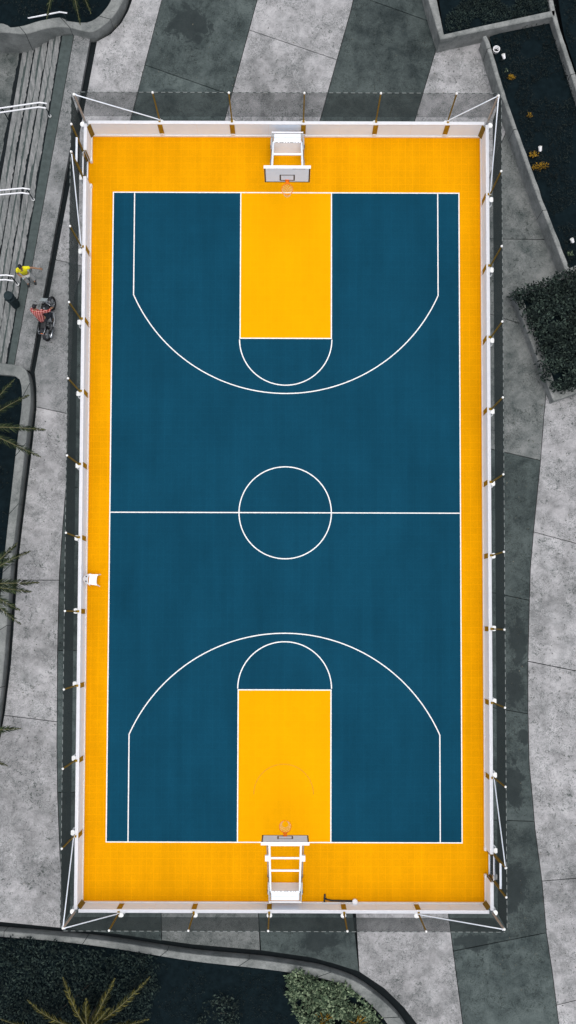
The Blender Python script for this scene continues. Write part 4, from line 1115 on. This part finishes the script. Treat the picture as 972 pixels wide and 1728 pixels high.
# ------------------------------------------------------------------ white plastic chair by the long fence
p = at(151.5,978,.42)
r = thing('chair', 'white plastic chair standing against the long white fence', 'chair', (-8.09, p.y, .012), math.radians(-4)); r.scale = (.82, 1, 1)
bm = BM()      # seat: slightly dished, concave front edge; +x is the front
n = 12; g = []
for i in range(n+1):
    row = []
    for j in range(n+1):
        u, v = i/n, j/n*2-1
        x = -.20+.43*u-.055*(1-v*v)*(u**3); y = v*(.215+.02*u); z = .43-.018*(1-v*v)*math.sin(PI*u)-.03*max(0, u-.85)/.15*(1-v*v)
        row.append(Vector((x, y, z)))
    g.append(row)
def shell(bm, g, t):
    top = [[bm.verts.new(v) for v in row] for row in g]; bot = [[bm.verts.new(v-t) for v in row] for row in g]
    a, b = len(g), len(g[0])
    for i in range(a-1):
        for j in range(b-1):
            bm.faces.new((top[i][j],top[i+1][j],top[i+1][j+1],top[i][j+1])); bm.faces.new((bot[i][j+1],bot[i+1][j+1],bot[i+1][j],bot[i][j]))
    for i in range(a-1):
        for j in (0, b-1): bm.faces.new((top[i][j],top[i+1][j],bot[i+1][j],bot[i][j]) if j else (top[i+1][j],top[i][j],bot[i][j],bot[i+1][j]))
    for j in range(b-1):
        for i in (0, a-1): bm.faces.new((top[i][j+1],top[i][j],bot[i][j],bot[i][j+1]) if not i else (top[i][j],top[i][j+1],bot[i][j+1],bot[i][j]))
shell(bm, g, Vector((0,0,.02))); obj('seat', bm, M['plastic'], r, False)
bm = BM(); g = []
for i in range(9):
    u = i/8; row = []
    for j in range(13):
        v = j/12*2-1; ww = .215*(1-.38*u**3)
        row.append(Vector((-.205-.12*u-.045*(1-v*v), v*ww, .43+.40*u*(1-.12*v*v))))
    g.append(row)
shell(bm, g, Vector((.018,0,0))); bk_ = obj('backrest', bm, M['plastic'], r, False)
bm = BM()
for sy in (-1,1): tube(bm, (-.33,sy*.10,.66), (-.26,sy*.10,.68), .026, n=10)
obj('slot', bm, M['black'], bk_)
for sx, sy in ((1,1),(1,-1),(-1,1),(-1,-1)):
    bm = BM(); a = Vector((.20 if sx>0 else -.19, sy*.205, .43)); b = Vector((.255 if sx>0 else -.25, sy*.25, 0)); tube(bm, a, b, .034, .024, 8); obj('leg', bm, M['plastic'], r)
# squeegee lying along the short fence, and a white lid beside it
a, b = at(549,1517,.15), at(606,1521,.15)
r = thing('floor_squeegee', 'dark long-handled floor squeegee lying along the foot of the white fence', 'squeegee', ((a.x+b.x)/2, (a.y+b.y)/2, .012), math.atan2((b-a).y,(b-a).x))
Lh = (b-a).length/2
bm = BM(); pipe(bm, [(-Lh,0,.06),(-Lh*.9,-.05,.06),(-Lh*.6,-.075,.05),(Lh*.7,-.03,.05),(Lh,-.10,.05)], .034, 8); obj('handle', bm, M['black'], r, True)
bm = BM(); box(bm, (-Lh-.02,0,.05), (.06,.34,.07), None, .01); hd2 = obj('head', bm, M['black'], r)
bm = BM(); box(bm, (-Lh-.055,0,.03), (.012,.34,.05)); obj('blade', bm, M['rubber'], hd2)
p = at(599,1521,.2)
r = thing('bucket', 'small white bucket beside the squeegee handle', 'bucket', (p.x, p.y-.03, .012))
bm = BM(); lathe(bm, [(.085,0),(.10,.16),(.108,.165)], n=20); obj('body', bm, M['plastic'], r)
bm = BM(); lathe(bm, [(.112,.165),(.114,.185),(.10,.195),(.02,.19)], n=20); obj('lid', bm, M['plastic'], r)
# litter specks and fallen leaves on the plaza: uncountable
V, Fc = [], []; r2 = random.Random(77)
for k in range(1300):
    side = r2.random()
    if side < .45: x, y = r2.uniform(8.9, 12.6), r2.uniform(-21, 10)
    elif side < .8: x, y = r2.uniform(-11.6, -8.9), r2.uniform(-16, 17)
    else: x, y = r2.uniform(-8, 8), r2.uniform(17, 21.5)
    if x < -8.9 and x < -11.2+max(0, (y+2))*.06: continue
    leaf(V, Fc, Vector((x, y, .012)), r2.uniform(.025, .085), 1, r2.uniform(0, 2*PI), r2.uniform(-.02, .12), .5)
o = obj('leaf_litter', (V, Fc), leaf_mat('dry_leaf', (.03,.035,.03), (.07,.075,.06), (.16,.15,.12))); o['kind'] = 'stuff'

# ------------------------------------------------------------------ light: bright overcast
SUN_EL, SUN_AZ = math.radians(84), math.radians(150)     # azimuth measured from +y clockwise
w = bpy.data.worlds.new('World'); S.world = w; w.use_nodes = True
nt = w.node_tree; bg = nt.nodes['Background']
sky = nt.nodes.new('ShaderNodeTexSky'); sky.sky_type = 'NISHITA'; sky.sun_disc = False
sky.sun_elevation = SUN_EL; sky.sun_rotation = SUN_AZ; sky.dust_density = 3.0; sky.air_density = 1.0; sky.ozone_density = 1.0
hs = nt.nodes.new('ShaderNodeHueSaturation'); hs.inputs['Saturation'].default_value = .30
nt.links.new(sky.outputs[0], hs.inputs['Color']); nt.links.new(hs.outputs[0], bg.inputs['Color'])
bg.inputs['Strength'].default_value = .15
ld = bpy.data.lights.new('sun', 'SUN'); ld.energy = 0.8; ld.angle = math.radians(40); ld.color = (1, .965, .92)
lo_ = bpy.data.objects.new('sun', ld); COL.objects.link(lo_)
d = Vector((math.sin(SUN_AZ)*math.cos(SUN_EL), math.cos(SUN_AZ)*math.cos(SUN_EL), math.sin(SUN_EL)))
lo_.rotation_euler = d.to_track_quat('Z', 'Y').to_euler()
vs = S.view_settings
S.display_settings.display_device = 'sRGB'
vs.view_transform = 'Standard'; vs.look = 'None'; vs.gamma = 1.0; vs.use_curve_mapping = False; vs.exposure = 0.48
S.cycles.max_bounces = 6; S.cycles.use_denoising = True
